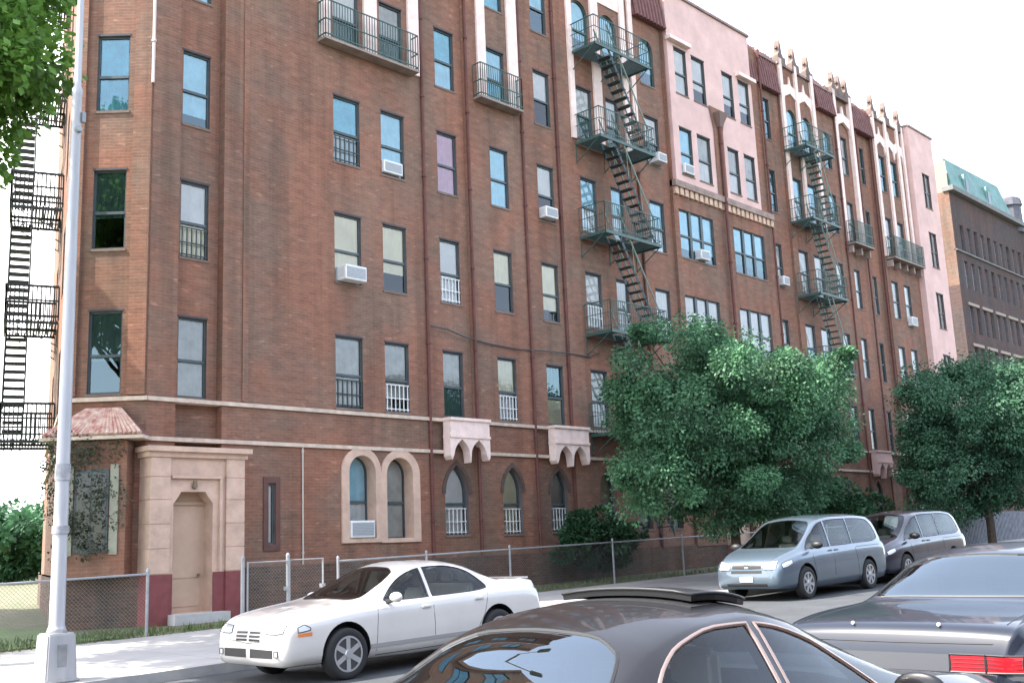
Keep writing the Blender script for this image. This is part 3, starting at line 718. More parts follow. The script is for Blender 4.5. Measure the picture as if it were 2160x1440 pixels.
# iron balconies
def balcony(x0, x1, y, z0_, parent, dep=.55, m=GRN, base=True):
    bm = bmesh.new(); f = FA(y)
    f.box(bm, x0, x1, z0_-.07, z0_, -dep, -.005)
    o = new_obj('balcony', bm, mat('balcony_slab', (.3, .24, .2), .85, var=.3), parent)
    bm = bmesh.new(); hgt = 1.05
    def rail(a, b, da, db):
        n = max(3, int(sqrt((b-a)**2+(db-da)**2)/.09))
        for i in range(n+1):
            t = i/n; tube(bm, [f.p(a+(b-a)*t, z0_, da+(db-da)*t), f.p(a+(b-a)*t, z0_+hgt, da+(db-da)*t)], .013, 4)
        for z in (.08, .5, hgt): tube(bm, [f.p(a, z0_+z, da), f.p(b, z0_+z, db)], .02, 4)
    rail(x0+.02, x1-.02, -dep+.02, -dep+.02); rail(x0+.02, x0+.02, -dep+.02, -.02); rail(x1-.02, x1-.02, -dep+.02, -.02)
    new_obj('balcony_railing', bm, m, o)
    if base:
        bm = bmesh.new(); n = max(2, int((x1-x0)/.8))
        for i in range(n+1):
            c = x0+.1+(x1-x0-.2)*i/n; f.poly(bm, [(c-.06, z0_-.12), (c-.06, z0_-.45), (c+.06, z0_-.45), (c+.06, z0_-.12)], -.3, -.005)
        parts('balcony_bracket', bm, mat('bracket_stone', (.35, .26, .22), .85, var=.3), o)
balcony(15.6, 18.85, 21.5, 14.9, B, .36, base=False); balcony(21.3, 23.15, 21.5, 14.9, B, .36, base=False)
balcony(49.2, 52.7, 21.5, 14.6, B, .5); balcony(45.1, 47.0, 21.5, 14.6, B, .5)

# ------------------------------------------------------------ fire escapes
def fire_escape(name, fr, u0, u1, zs, label, cat, m=GRN, m2=GRNL, stair=(1.2, 3.8), dep=1.05, drop=True, dark=None, th=1):
    root = empty(name, fr.p(u0, zs[0], 0), label=label, cat=cat); inv = root.location
    f = Fr(fr.O-Vector(inv)+Vector((0, 0, 0)), fr.T)
    s0, s1 = u0+stair[0], u0+stair[1]
    for k, z in enumerate(zs):
        bm = bmesh.new()
        n = int((dep-.1)/.075)                                        # slatted floor, open at the stair head
        for i in range(n+1):
            d = -.06-(dep-.12)*i/n
            hole = (d < -dep*.5) and k > 0
            if hole:
                f.box(bm, u0, s0-.1, z-.03, z, d-.022, d+.022)
                f.box(bm, s0+1.3, u1, z-.03, z, d-.022, d+.022)
            else: f.box(bm, u0, u1, z-.03, z, d-.022, d+.022)
        for uu in [u0+.02, (u0+u1)/2, u1-.02]:
            f.box(bm, uu-.02, uu+.02, z-.1, z-.03, -dep, -.01)
            f.poly(bm, [(uu, z-.1), (uu+.03, z-.1), (uu+.03, z-.75), (uu, z-.75)], -.03, -.01)
            tube(bm, [f.p(uu, z-.7, -.03), f.p(uu, z-.1, -dep+.1)], .018, 4)
        f.box(bm, u0, u1, z-.1, z+.0, -dep-.02, -dep+.02)
        pl = new_obj('platform', bm, m, root)
        bm = bmesh.new(); H = .95
        def rail(a, b, da, db, st=.105):
            L_ = sqrt((b-a)**2+(db-da)**2); n = max(3, int(L_/st))
            for i in range(n+1):
                t = i/n; f_ = f.p(a+(b-a)*t, z, da+(db-da)*t); tube(bm, [f_, f_+Vector((0, 0, H))], .0095*th, 4, caps=False)
            for q in (.12, .55, H): tube(bm, [f.p(a, z+q, da), f.p(b, z+q, db)], .02*th if q == H else .014*th, 4)
        rail(u0, u1, -dep, -dep); rail(u0, u0, -dep, -.02); rail(u1, u1, -dep, -.02)
        new_obj('railing', bm, m, pl)
        zb = zs[k-1] if k else z-3.2
        if k or drop:
            bm = bmesh.new(); n = 13; a = Vector((s0, z)); b = Vector((s1, zb)); d0, d1 = -dep+.06, -dep+.56
            for d in (d0, d1):
                A = f.p(s0, z, d); Bq = f.p(s1, zb, d); w = Vector((0, 0, .09))
                vs = [bm.verts.new(q) for q in (A-w, A+w, Bq+w, Bq-w)]; nn = f.N*.012
                vs2 = [bm.verts.new(q.co+nn) for q in vs]
                bm.faces.new(vs); bm.faces.new(vs2[::-1])
                for i in range(4): bm.faces.new((vs[i-1], vs[i], vs2[i], vs2[i-1]))
            for i in range(1, n):
                t = i/n; uu = s0+(s1-s0)*t; zz = z+(zb-z)*t
                f.box(bm, uu-.11, uu+.11, zz-.015*th*1.3, zz+.012*th*1.3, d0, d1)
            st = new_obj('stair', bm, dark or BLKI, root)
            bm = bmesh.new()
            for d in (d0-.02, d1+.02):
                tube(bm, [f.p(s0-.05, z+.85, d), f.p(s1-.05, zb+.85, d)], .028, 5)
                for t in (.02, .35, .68, .98): tube(bm, [f.p(s0+(s1-s0)*t, z+(zb-z)*t, d), f.p(s0-.05+(s1-s0)*t, z+(zb-z)*t+.85, d)], .012, 4)
            new_obj('handrail', bm, m2, st)
    return root
fire_escape('fire_escape', FA(21.5), 26.0, 29.0, [4.95, 8.17, 11.42, 14.67, 17.92], 'large green iron fire escape with black stairs in the middle of the brick facade', 'fire escape', stair=(.75, 2.75), dep=1.08)
fire_escape('fire_escape', FA(21.5), 40.1, 42.6, [8.17, 11.42, 14.67, 17.92], 'green iron fire escape farther along the facade, right of the pink stucco wall', 'fire escape', stair=(.7, 2.2), drop=True, m2=GRNL, dark=GRN)
fire_escape('fire_escape', EN, 4.4, 6.5, [4.92, 8.17, 11.42, 14.67, 17.92], 'black iron fire escape hanging off the left end wall behind the street lamp', 'fire escape', m=BLKI, m2=BLKI, stair=(.3, 1.7), dep=1.35, th=2.2, drop=False)

# air conditioners
def aircon(u0, z0_, y, w_, hh, label, dep=.32, rec=.1):
    dep *= .78; hh *= .88; w_ *= .92
    o = empty('air_conditioner', (u0+w_/2, y, z0_), label=label, cat='air conditioner', group='air conditioners in the windows')
    bm = bmesh.new(); box(bm, -w_/2, w_/2, -dep, rec, 0, hh); bmesh.ops.bevel(bm, geom=bm.edges, offset=.015, segments=1, affect='EDGES')
    new_obj('housing', bm, WHT, o)
    bm = bmesh.new(); n = 9
    box(bm, -w_/2+.04, w_/2-.04, -dep-.004, -dep+.02, .05, hh-.05)
    new_obj('rear_grille', bm, GRL, o)
    bm = bmesh.new()
    for i in range(n): z = .06+(hh-.12)*i/(n-1); box(bm, -w_/2+.05, w_/2-.05, -dep-.012, -dep-.004, z-.006, z+.006)
    for i in range(5): box(bm, -w_/2-.003, -w_/2, -dep+.08+i*.04, -dep+.1+i*.04, .08, hh-.08)
    new_obj('louvres', bm, mat('louvre_grey', (.5, .52, .53), .5), o)
    return o
aircon(16.2, 8.44, 21.5, .74, .44, 'white air conditioner in the cream window left of the pair, middle of the wall', .42)
aircon(17.72, 11.72, 21.5, .72, .4, 'white air conditioner inside the pale blue window right above the cream window pair', .12)
aircon(24.2, 11.72, 21.6, .62, .4, 'bright white air conditioner left of the middle fire escape, under an open dark sash', .35)
aircon(16.46, 1.94, 21.5, .82, .48, 'white air conditioner in the left arched ground floor window', .12, .3)
aircon(30.2, 14.95, 21.5, .55, .38, 'small white air conditioner at the right end of the green fire escape, top floors', .5)
aircon(32.6, 11.72, 21.38, .62, .42, 'white air conditioner in the left triple window of the brick wall', .25)
aircon(32.0, 14.95, 21.34, .66, .42, 'white air conditioner in the lower left window of the pink stucco wall', .15)
aircon(38.78, 11.7, 21.6, .52, .42, 'white air conditioner in the narrow window right of the triple windows', .35)
aircon(50.98, 11.45, 21.5, .7, .5, 'distant white air conditioner below the far balcony near the pink tower', .3)
# slack cable on the facade
bm = bmesh.new(); pts = []
for x, z in ((19.3, 7.62), (19.9, 7.6), (20.6, 7.45), (21.6, 7.36), (22.8, 7.33), (24, 7.4), (25.2, 7.44), (26.1, 7.42), (26.6, 7.6)): pts.append((x, 21.44, z))
tube(bm, pts, .022, 5); tag(new_obj('cable', bm, BLKI), 'black cable sagging across the brick wall towards the middle fire escape', 'cable')

# ------------------------------------------------------------ far building
Fb = empty('apartment_building', (76, 28, 0), label='distant dark brick apartment building with teal mansard roof and small turret at right edge', cat='building')
Fb.location = (0, 0, 0)
ff = FA(28); bm = bmesh.new(); ops = []
wins = []
for i, zt in enumerate((23.3, 20.6, 17.3, 14.2, 11, 8)):
    for k in range(18):
        x = 77.3+k*1.32
        if i in (0, 1) or True: wins.append((x, x+.7, zt-2.05, zt, 'rect'))
wall(bm, ff, 76, 101, .3, 25.6, wins, reveal=.25)
box(bm, 76.01, 101, 28.4, 40, .3, 25.5)
new_obj('wall', bm, [BRKF, RVL], Fb)
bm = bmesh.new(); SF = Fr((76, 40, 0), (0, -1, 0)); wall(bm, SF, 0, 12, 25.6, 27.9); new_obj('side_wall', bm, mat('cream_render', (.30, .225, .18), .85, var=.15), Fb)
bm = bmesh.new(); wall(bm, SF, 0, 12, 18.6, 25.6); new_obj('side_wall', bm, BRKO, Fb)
bm = bmesh.new(); wall(bm, SF, 0, 12, .3, 18.6); new_obj('side_wall', bm, BRKF, Fb)  # darker brick on this lower part stands in for the shadow cast there
rr = random.Random(3)
for wdw in wins:
    if wdw[0] > 92: continue
    bm = bmesh.new(); c = (wdw[0]+wdw[1])/2
    ff.box(bm, wdw[0], wdw[1], wdw[2], wdw[3], .2, .24); ff.box(bm, wdw[0], wdw[1], wdw[2]+.95, wdw[2]+1.03, .17, .2)
    new_obj('window', bm, mat('far_window_%d' % rr.choice((0, 0, 1, 2)), rr.choice([(.05, .06, .075)]), .15), Fb) if True else None
MT_list = {'far_window_1': (.16, .19, .24), 'far_window_2': (.3, .32, .36)}
for k, v in MT_list.items():
    if k in MT: MT[k].node_tree.nodes['Principled BSDF'].inputs['Base Color'].default_value = (*v, 1)
bm = bmesh.new(); ff.box(bm, 75.85, 101, 25.6, 25.95, -.4, .4); ff.box(bm, 76, 101, 21.15, 21.25, -.12, .1)
new_obj('cornice', bm, mat('cornice_teal', (.15, .15, .14), .7, var=.3), Fb)
bm = bmesh.new()
for zt in (14.75, 17.75): 
    for k in range(9): ff.box(bm, 77.0+k*2.64, 79.0+k*2.64, zt-.1-.4, zt-.3, -.1, .05)
parts('lintel', bm, mat('far_lintel', (.32, .26, .22), .9), Fb)
bm = bmesh.new(); v = [bm.verts.new(p) for p in ((76.2, 27.8, 25.95), (88.5, 27.8, 25.95), (88, 28.5, 28.7), (76.9, 28.5, 28.5), (76.2, 40, 25.95), (76.9, 40, 28.5), (88, 40, 28.7))]
for f in ((0, 1, 2, 3), (0, 3, 5, 4), (3, 2, 6, 5)): bm.faces.new([v[i] for i in f])
new_obj('mansard_roof', bm, TEAL, Fb)
for k in range(2):
    x = 79.0+k*4.4; bm = bmesh.new()
    ff.poly(bm, [(x, 26), (x+1.1, 26), (x+1.1, 27.2), (x+.9, 27.6), (x+.2, 27.6), (x, 27.2)], -.1, 1.6); dm = new_obj('dormer', bm, TEAL, Fb)
    bm = bmesh.new(); ff.box(bm, x+.25, x+.85, 26.1, 27.2, -.13, -.1); new_obj('pane', bm, MT.get('dark_pane'), dm)
bm = bmesh.new(); lathe(bm, [(.9, 0), (.85, 2.2), (1.0, 2.3), (.9, 2.9), (.6, 3.1)], 10, 'z', (90.6, 28.6, 25.2)); new_obj('turret', bm, mat('turret_slate', (.12, .12, .14), .8, var=.3), Fb)
Ob = empty('apartment_building', (-30, -15, 0), label='plain brick building across the street behind the camera', cat='building'); Ob.location = (0, 0, 0)
fo = Fr((130, -15, 0), (-1, 0, 0)); bm = bmesh.new(); wn = [(3+k*3.1, 4.1+k*3.1, z, z+1.8, 'rect') for k in range(50) for z in (2, 5.2, 8.4)]
wall(bm, fo, 0, 160, -.5, 10.6, wn, reveal=.2); box(bm, -30, 130, -25, -15.5, -.5, 10.5); new_obj('wall', bm, [BRKF, RVL], Ob)
bm = bmesh.new()
for w_ in wn: fo.box(bm, w_[0], w_[1], w_[2], w_[3], .19, .21)
new_obj('window', bm, mat('opposite_glass', (.1, .12, .14), .1), Ob)
# ------------------------------------------------------------ street lamp
x, y = 6.2, 14.35; zb = zr(x)+.14
L = empty('street_lamp', (x, y, zb), label='tall pale grey tapering metal street lamp pole at left edge on the sidewalk', cat='street lamp')
bm = bmesh.new(); v = box(bm, -.21, .21, -.21, .21, 0, .62); 
for q in v:
    if q.co.z > .3: q.co.x *= .86; q.co.y *= .86
box(bm, -.24, .24, -.24, .24, 0, .05); bmesh.ops.bevel(bm, geom=bm.edges, offset=.02, segments=2, affect='EDGES')
new_obj('pole_base', bm, LAMPP, L)
bm = bmesh.new(); lathe(bm, [(.135, .62), (.112, .68), (.098, .72), (.077, 5.4), (.068, 8.1), (.074, 8.12), (.074, 8.2), (.05, 8.25), (.045, 9.6), (.04, 11)], 20); new_obj('pole_shaft', bm, LAMPP, L, smooth=True)
bm = bmesh.new(); box(bm, -.06, .06, -.202, -.185, .2, .48); new_obj('access_plate', bm, mat('plate_grey', (.3, .3, .3), .5, var=.3), L)
bm = bmesh.new(); lathe(bm, [(.108, 1.9), (.108, 2.0)], 20); lathe(bm, [(.1, 2.6), (.1, 2.82)], 20); parts('band', bm, mat('band_grey', (.36, .36, .37), .5, var=.4, vscale=12), L)
bm = bmesh.new(); tube(bm, [(-.0, -.02, 7.55), (.0, -.11, 7.58)], .05, 8); box(bm, .05, .1, -.09, -.03, 7.7, 7.85); new_obj('bracket_box', bm, mat('darker_cap', (.25, .27, .28), .5), L)
bm = bmesh.new(); tube(bm, [(0, 0, 10.9), (.1, -.6, 11.5), (.3, -1.8, 11.8)], [.04, .035, .03], 8); new_obj('arm', bm, LAMPP, L)
bm = bmesh.new(); v = box(bm, .2, .5, -2.4, -1.7, 11.72, 11.88); bmesh.ops.bevel(bm, geom=bm.edges, offset=.05, segments=2, affect='EDGES'); new_obj('lamp_head', bm, LAMPP, L)

# ------------------------------------------------------------ chain-link fences and gate
CHN = mat('chain_wire', (.22, .23, .22), .5, metal=.4)
def chain(name, x0, x1, y, hgt, posts, label, gate=False, step=.075, toprail=True, cat='fence'):
    o = empty(name, (x0, y, zr(x0)+.2), label=label, cat=cat); ox, oz = x0, zr(x0)+.2
    def G(x, z): return (x-ox, 0, zr(x)+.2+z-oz)
    for p in posts:
        bm = bmesh.new(); a = G(p, -.05); b = G(p, hgt+.03); tube(bm, [a, b], .03, 10); lathe(bm, [(.034, 0), (.03, .04), (.0101, .06)], 10, 'z', b); new_obj('fence_post', bm, GALV, o)
    if toprail:
        bm = bmesh.new(); tube(bm, [G(x0, hgt-.02), G((x0+x1)/2, hgt-.02), G(x1, hgt-.02)], .022, 8); new_obj('top_rail', bm, GALV, o)
    bm = bmesh.new(); t = x0-hgt; rw = .0016
    while t < x1:
        for sgn in (0, 1):
            a, b = (t, 0), (t+hgt, hgt)
            xa, xb = max(a[0], x0), min(b[0], x1)
            if xb-xa < .02: continue
            za, zc = xa-t, xb-t
            if sgn: za, zc = hgt-za, hgt-zc
            P, Q = Vector(G(xa, za*.96+.03)), Vector(G(xb, zc*.96+.03)); P.y = Q.y = .03+.004*sgn
            d = (Q-P).normalized(); n = Vector((-d.z, 0, d.x))*rw
            f_ = [bm.verts.new(w) for w in (P-n, Q-n, Q+n, P+n)]; g_ = [bm.verts.new(w.co+Vector((0, .004, 0))) for w in f_]
            bm.faces.new(f_); bm.faces.new((f_[0], g_[0], g_[1], f_[1]))
        t += step
    new_obj('chain_mesh', bm, CHN, o, uv=False, recalc=False)
    return o
chain('chain_link_fence', -6, 9.95, 19.15, 1.15, [-6, -3, 0, 3, 6.2, 9.95], 'low galvanised chain link fence left of the entrance portal')
chain('chain_link_fence', 14.35, 39.0, 19.15, 1.15, [14.35, 16.9, 19.7, 23.85, 27.2, 30.3, 33.3, 36.3, 39], 'long chain link fence right of the gate in front of the brick facade')
def gate(x0, x1, y, rot, label):
    o = empty('gate', (x0, y, zr(x0)+.22), rot, label=label, cat='gate'); w_ = x1-x0
    bm = bmesh.new(); tube(bm, [(0, 0, .05), (w_, 0, .05), (w_, 0, 1.2), (0, 0, 1.2)], .025, 8, closed=True); new_obj('gate_frame', bm, GALV, o)
    bm = bmesh.new(); t = -1.15; hgt = 1.15
    while t < w_:
        for sgn in (0, 1):
            xa, xb = max(t, 0), min(t+hgt, w_)
            if xb-xa < .02: continue
            za, zc = xa-t, xb-t
            if sgn: za, zc = hgt-za, hgt-zc
            P, Q = Vector((xa, .004*sgn, za+.05)), Vector((xb, .004*sgn, zc+.05)); d = (Q-P).normalized(); n = Vector((-d.z, 0, d.x))*.0022
            bm.faces.new([bm.verts.new(q) for q in (P-n, Q-n, Q+n, P+n)])
        t += .075
    new_obj('chain_mesh', bm, CHN, o, uv=False, recalc=False)
    bm = bmesh.new(); box(bm, w_-.06, w_+.03, -.05, .05, .6, .68); new_obj('latch', bm, GALV, o)
gate(12.1, 13.05, 19.15, 0, 'left leaf of the chain link gate, beside the dark red portal base'); gate(13.1, 13.95, 19.15, 0, 'right leaf of the chain link gate, nearest the white sedan')
for x, lb in ((12.0, 'thick steel gate post beside the entrance portal'), (13.08, 'thick steel post between the two gate leaves')):
    o = empty('gate_post', (x, 19.17, zr(x)+.2), label=lb, cat='post'); bm = bmesh.new(); tube(bm, [(0, 0, -.05), (0, 0, 1.3)], .042, 10); new_obj('shaft', bm, GALV, o)
    bm = bmesh.new(); lathe(bm, [(.046, 0), (.04, .04), (.01, .07)], 10, 'z', (0, 0, 1.3)); new_obj('cap', bm, GALV, o)
# grey palisade fence far right
o = empty('picket_fence', (41, 18.6, zr(41)+.2), label='grey upright picket fence below the right hand tree', cat='fence'); z0_ = 0
bm = bmesh.new(); x = 0
while x < 22:
    box(bm, x, x+.1, 0, .03, .05, 1.5+.03*random.random()); x += .17
new_obj('pickets', bm, mat('picket_grey', (.25, .27, .3), .8, var=.4, vscale=4), o)
bm = bmesh.new(); box(bm, 0, 22, .032, .08, .4, .5); box(bm, 0, 22, .032, .08, 1.15, 1.25); parts('rails', bm, MT['picket_grey'], o)

# ------------------------------------------------------------ trees
def leaf_mat(name, c, tr=.25, var=.35):
    m = bpy.data.materials.new(name); m.use_nodes = True; nt = m.node_tree; b = nt.nodes['Principled BSDF']; Lk = nt.links
    b.inputs['Roughness'].default_value = .55; b.inputs['Specular IOR Level'].default_value = .35
    tc = nd(nt, 'ShaderNodeTexCoord'); n = nd(nt, 'ShaderNodeTexNoise'); n.inputs['Scale'].default_value = 1.3; n.inputs['Detail'].default_value = 5
    Lk.new(tc.outputs['Object'], n.inputs['Vector']); r_ = nd(nt, 'ShaderNodeValToRGB')
    r_.color_ramp.elements[0].position = .35; r_.color_ramp.elements[1].position = .65
    r_.color_ramp.elements[0].color = (*[x*(1-var) for x in c], 1); r_.color_ramp.elements[1].color = (*[x*(1+var) for x in c], 1)
    Lk.new(n.outputs['Fac'], r_.inputs[0]); Lk.new(r_.outputs[0], b.inputs['Base Color'])
    tl = nd(nt, 'ShaderNodeBsdfTranslucent'); Lk.new(r_.outputs[0], tl.inputs[0]); mx = nd(nt, 'ShaderNodeMixShader'); mx.inputs[0].default_value = tr
    out = nt.nodes['Material Output']; Lk.new(b.outputs[0], mx.inputs[1]); Lk.new(tl.outputs[0], mx.inputs[2]); Lk.new(mx.outputs[0], out.inputs[0])
    MT[name] = m; return m
BARK = mat('bark', (.09, .065, .045), .95, var=.4, vscale=6, bump=.6)
def leaves(bm, rng, cen, rad, n, size, down=.0, shell=.55):
    for _ in range(n):
        d = Vector((rng.gauss(0, 1), rng.gauss(0, 1), rng.gauss(0, 1))).normalized(); rr_ = shell+(1-shell)*rng.random()**.6
        p = Vector((cen[0]+d.x*rad[0]*rr_, cen[1]+d.y*rad[1]*rr_, cen[2]+d.z*rad[2]*rr_))
        a = (d+Vector((rng.uniform(-.8, .8), rng.uniform(-.8, .8), rng.uniform(-.8, .5)-down))).normalized()
        b = a.cross(Vector((rng.uniform(-1, 1), rng.uniform(-1, 1), rng.uniform(-1, 1)))).normalized()
        l = size*rng.uniform(.7, 1.4); w = l*.32
        bm.faces.new([bm.verts.new(q) for q in (p, p+a*l*.5+b*w, p+a*l, p+a*l*.5-b*w)])
def tree(name, base, hcr, rad, nclump, nleaf, size, m, label, seed, trunk_r=.13, down=.3, clump=.9, cat='tree', group=None, cond=None, bias=0, sparse=.5):
    rng = random.Random(seed); o = empty(name, base, label=label, cat=cat, group=group); cz = hcr
    cl = []
    while len(cl) < nclump:
        d = Vector((rng.gauss(0, 1), rng.gauss(0, 1), rng.gauss(0, 1))).normalized(); t = rng.uniform(.3, 1.08)**.6
        lump = 1+.13*sin(3*atan2(d.y, d.x)+seed)+.12*sin(5*d.z+seed)
        c = Vector((d.x*rad[0]*t*lump, d.y*rad[1]*t*lump, cz+d.z*rad[2]*t*lump))
        if cond and not cond(c): continue
        cl.append(c)
    bm = bmesh.new(); tube(bm, [(0, 0, -.2), (.03, .02, cz*.3), (-.04, .05, cz*.62), (0, 0, cz)], [trunk_r*1.25, trunk_r, trunk_r*.8, trunk_r*.5], 9)
    tr = new_obj('trunk', bm, BARK, o)
    bm = bmesh.new()
    for c in cl[::2]:
        st = Vector((0, 0, rng.uniform(cz*.45, cz))); mid = st.lerp(c, .5)+Vector((0, 0, rng.uniform(-.1, .35)))
        tube(bm, [st, mid, c], [trunk_r*.38, trunk_r*.22, .012], 5)
    new_obj('limb', bm, BARK, tr)
    bm = bmesh.new()
    for c in cl:
        k = clump*rng.uniform(.4, 1.25); leaves(bm, rng, c, (k, k, k*.7), int(nleaf*rng.uniform(.5, 1.3)), size, down, sparse)
    new_obj('crown', bm, m, o, uv=False, recalc=False)
    return o
LF1 = leaf_mat('leaf_dark_green', (.066, .165, .078), var=.45); LF2 = leaf_mat('leaf_blue_green', (.052, .135, .07), var=.4); LF3 = leaf_mat('leaf_yellow_green', (.12, .24, .04), .4); LF4 = leaf_mat('leaf_bush', (.03, .085, .035))
tree('tree', (25.7, 16.3, zr(26)+.15), 4.2, (4.25, 3.0, 2.62), 260, 800, .085, LF1, 'bushy dark green round tree behind the silver blue minivan, in front of the facade', 11, .13, .5, .72, sparse=.05)
tree('tree', (45.2, 16.6, zr(45)+.15), 4.45, (4.8, 3.2, 3.2), 200, 640, .11, LF2, 'round blue green tree at the right edge of the photo, above the picket fence', 5, .15, .5, .9, sparse=.05)
tree('tree', (4.6, 18.4, .3), 10.0, (3.4, 2.6, 3.6), 170, 420, .15, LF3, 'yellow green leafy tree at the upper left edge behind the lamp pole', 21, .22, .3, .8, sparse=.2, cond=lambda c: c.x < 2.35+(c.z-9.5)*.2 and c.z > 7.9)
tree('bush', (24.8, 20.6, zr(24.8)+.25), 1.15, (1.8, .6, 1.0), 26, 420, .11, LF4, 'low dark green bush against the facade left of the big tree', 8, .05, .1, .5, 'bush')
tree('bush', (38.5, 19.6, zr(38.5)+.25), 1.6, (2.2, .9, 1.3), 24, 380, .14, LF4, 'dark evergreen bush between the two round trees above the dark blue car', 9, .05, .1, .6, 'bush')
tree('tree', (2.0, 27.5, .3), 12.5, (3.8, 3.4, 4.6), 120, 330, .28, LF3, 'unseen tall tree added on the lawn left of frame to shade the corner bay', 77, .3, .2, 1.1, sparse=.2, cond=lambda c: c.x < 4.6)  # added out of view so its crown shades the chamfer
tree('tree', (2.6, 34.5, .3), 12.5, (4.2, 4.5, 5.2), 110, 300, .32, LF3, 'second unseen tall tree added on the lawn farther back to shade the end wall', 78, .3, .2, 1.2, sparse=.2)  # added out of view to put the end wall in shade
# far trees on the left horizon
for i, (x, y, hh, sd, lb) in enumerate(((25.6, 66, 1.6, 31, 'hazy pale green tree far behind the left fence'), (31.5, 78, 2.2, 32, 'farther green tree partly behind the left end fire escape'))):
    tree('tree', (x, y, 0), hh+.8, (4.5, 3, 2.4), 40, 300, .4, LF1, lb, sd, .2, .1, 1.3)
# ivy on the bay, grass tufts and weeds
rng = random.Random(4); bm = bmesh.new()
for k in range(62):
    u_ = rng.uniform(-.1, 1.0+.5*(k % 3 == 0)); z = 4.1-2.5*rng.random()**1.5
    c = CH.p(u_, z, -.6); leaves(bm, rng, c, (.16, .16, .22), 45, .06, .3, .2)
tag(new_obj('climbing_plant', bm, leaf_mat('leaf_dull', (.06, .075, .045)), uv=False, recalc=False), 'dark climbing plant hanging under the tiled canopy on the corner bay', 'plant')
bm = bmesh.new()
for k in range(3600):
    if k % 3: x = rng.uniform(2, 12); y = rng.uniform(19.0, 21.0)
    else: x = rng.uniform(14, 40); y = 19.2+abs(rng.gauss(0, .7))
    if 10.9 < x < 12.8 and y > 19.8: continue
    z = zr(x)+.2; hh = rng.uniform(.04, .18); a = rng.uniform(0, pi); d = Vector((cos(a), sin(a), 0))*.02
    p = Vector((x, y, z)); bm.faces.new([bm.verts.new(q) for q in (p-d, p+d, p+Vector((rng.uniform(-.05, .05), rng.uniform(-.05, .05), hh)))])
tag(new_obj('grass', bm, mat('grass_blades', (.11, .15, .045), .9, var=.4), uv=False, recalc=False), kind='stuff')

# ------------------------------------------------------------ cars
exec_cars = True
CHROME = mat('chrome', (.75, .75, .75), .12, metal=1); RUB = mat('tyre_rubber', (.02, .02, .02), .85); RIM = mat('alloy', (.55, .56, .58), .3, metal=.8)
BLKP = mat('black_plastic', (.015, .015, .016), .5); SEAT = mat('seat_cloth', (.34, .30, .25), .9, var=.2); INTR = mat('cabin_trim', (.30, .26, .21), .85, var=.25, vscale=5); REDL = mat('red_lens', (.42, .003, .010), .4, var=.35, vscale=14, stretch=(1, 1, .3), spec=.25); AMB = mat('amber_lens', (.75, .22, .06), .2, coat=.5)
CLR = mat('headlight_glass', (.75, .77, .78), .12, coat=.8)
CG = glass_mat('car_glass', (.74, .82, .80), .0, .01, ior=1.4); CGD = glass_mat('car_glass_tinted', (.10, .12, .13), .15, .01, gc=(.8, .92, 1)); PLT = mat('plate', (.65, .66, .7), .5)
def interp(keys, x):
    """smooth interpolation through (x, values...) keys, descending or ascending in x"""
    ks = sorted(keys); n = len(ks)
    if x <= ks[0][0]: return ks[0][1:]
    if x >= ks[-1][0]: return ks[-1][1:]
    for i in range(n-1):
        if ks[i][0] <= x <= ks[i+1][0]: break
    p1, p2 = ks[i], ks[i+1]; p0 = ks[max(i-1, 0)]; p3 = ks[min(i+2, n-1)]; dx = p2[0]-p1[0]; t = (x-p1[0])/dx; out = []
    for j in range(1, len(p1)):
        def slope(a, b): return (b[j]-a[j])/(b[0]-a[0]) if b[0] != a[0] else 0
        d0, d1, d2 = slope(p0, p1) if i > 0 else slope(p1, p2), slope(p1, p2), slope(p2, p3) if i < n-2 else slope(p1, p2)
        def hm(a, b): return 0 if a*b <= 0 else 2*a*b/(a+b)
        m1, m2 = hm(d0, d1)*dx, hm(d1, d2)*dx
        out.append((2*t**3-3*t**2+1)*p1[j]+(t**3-2*t**2+t)*m1+(-2*t**3+3*t**2)*p2[j]+(t**3-t**2)*m2)
    return out
def body_bm(keys, N=64):
    """keys: x, zb, zs, zt, w, wt"""
    xs_ = sorted(k[0] for k in keys); x0, x1 = xs_[0], xs_[-1]
    X = []
    for i in range(N+1):
        t = i/N; X.append(x0+(x1-x0)*(.5-.5*cos(pi*t))*.35+(x1-x0)*t*.65)
    bm = bmesh.new(); rings = []
    for x in X:
        zb, zs, zt, w, wt = interp(keys, x)
        cab = min(1, max(0, (zt-zs-.1)/.3)); hh = zs-zb
        half = [(0, zb), (w*.80, zb), (w*.93, zb+.03), (w*.985, zb+hh*.22), (w, zb+hh*.5), (w*.992, zb+hh*.75), (w*.975, zb+hh*.90), (w*.945, zs-.008), (w*.915+(0)*cab, zs+.008)]
        gw = w*.905
        for t in (.12, .3, .5, .7, .86):
            half.append((gw+(wt-gw)*(t**1.12), zs+.008+(zt-.085*cab-zs)*t))
        half += [(wt*q_, zt-(.012+.06*cab)*q_**2.4-(.012*cab+.003)*q_**14) for q_ in (.985, .95, .89, .8, .68, .54, .38, .2)]+[(0, zt)]
        ring = [bm.verts.new((x, -a, z)) for a, z in half]+[bm.verts.new((x, a, z)) for a, z in half[-2:0:-1]]
        rings.append(ring)
    n = len(rings[0])
    for a, b in zip(rings, rings[1:]):
        for k in range(n): bm.faces.new((a[k], a[(k+1) % n], b[(k+1) % n], b[k]))
    bm.faces.new(rings[0][::-1]); bm.faces.new(rings[-1])
    bmesh.ops.recalc_face_normals(bm, faces=bm.faces)
    return bm
from mathutils.interpolate import poly_3d_calc
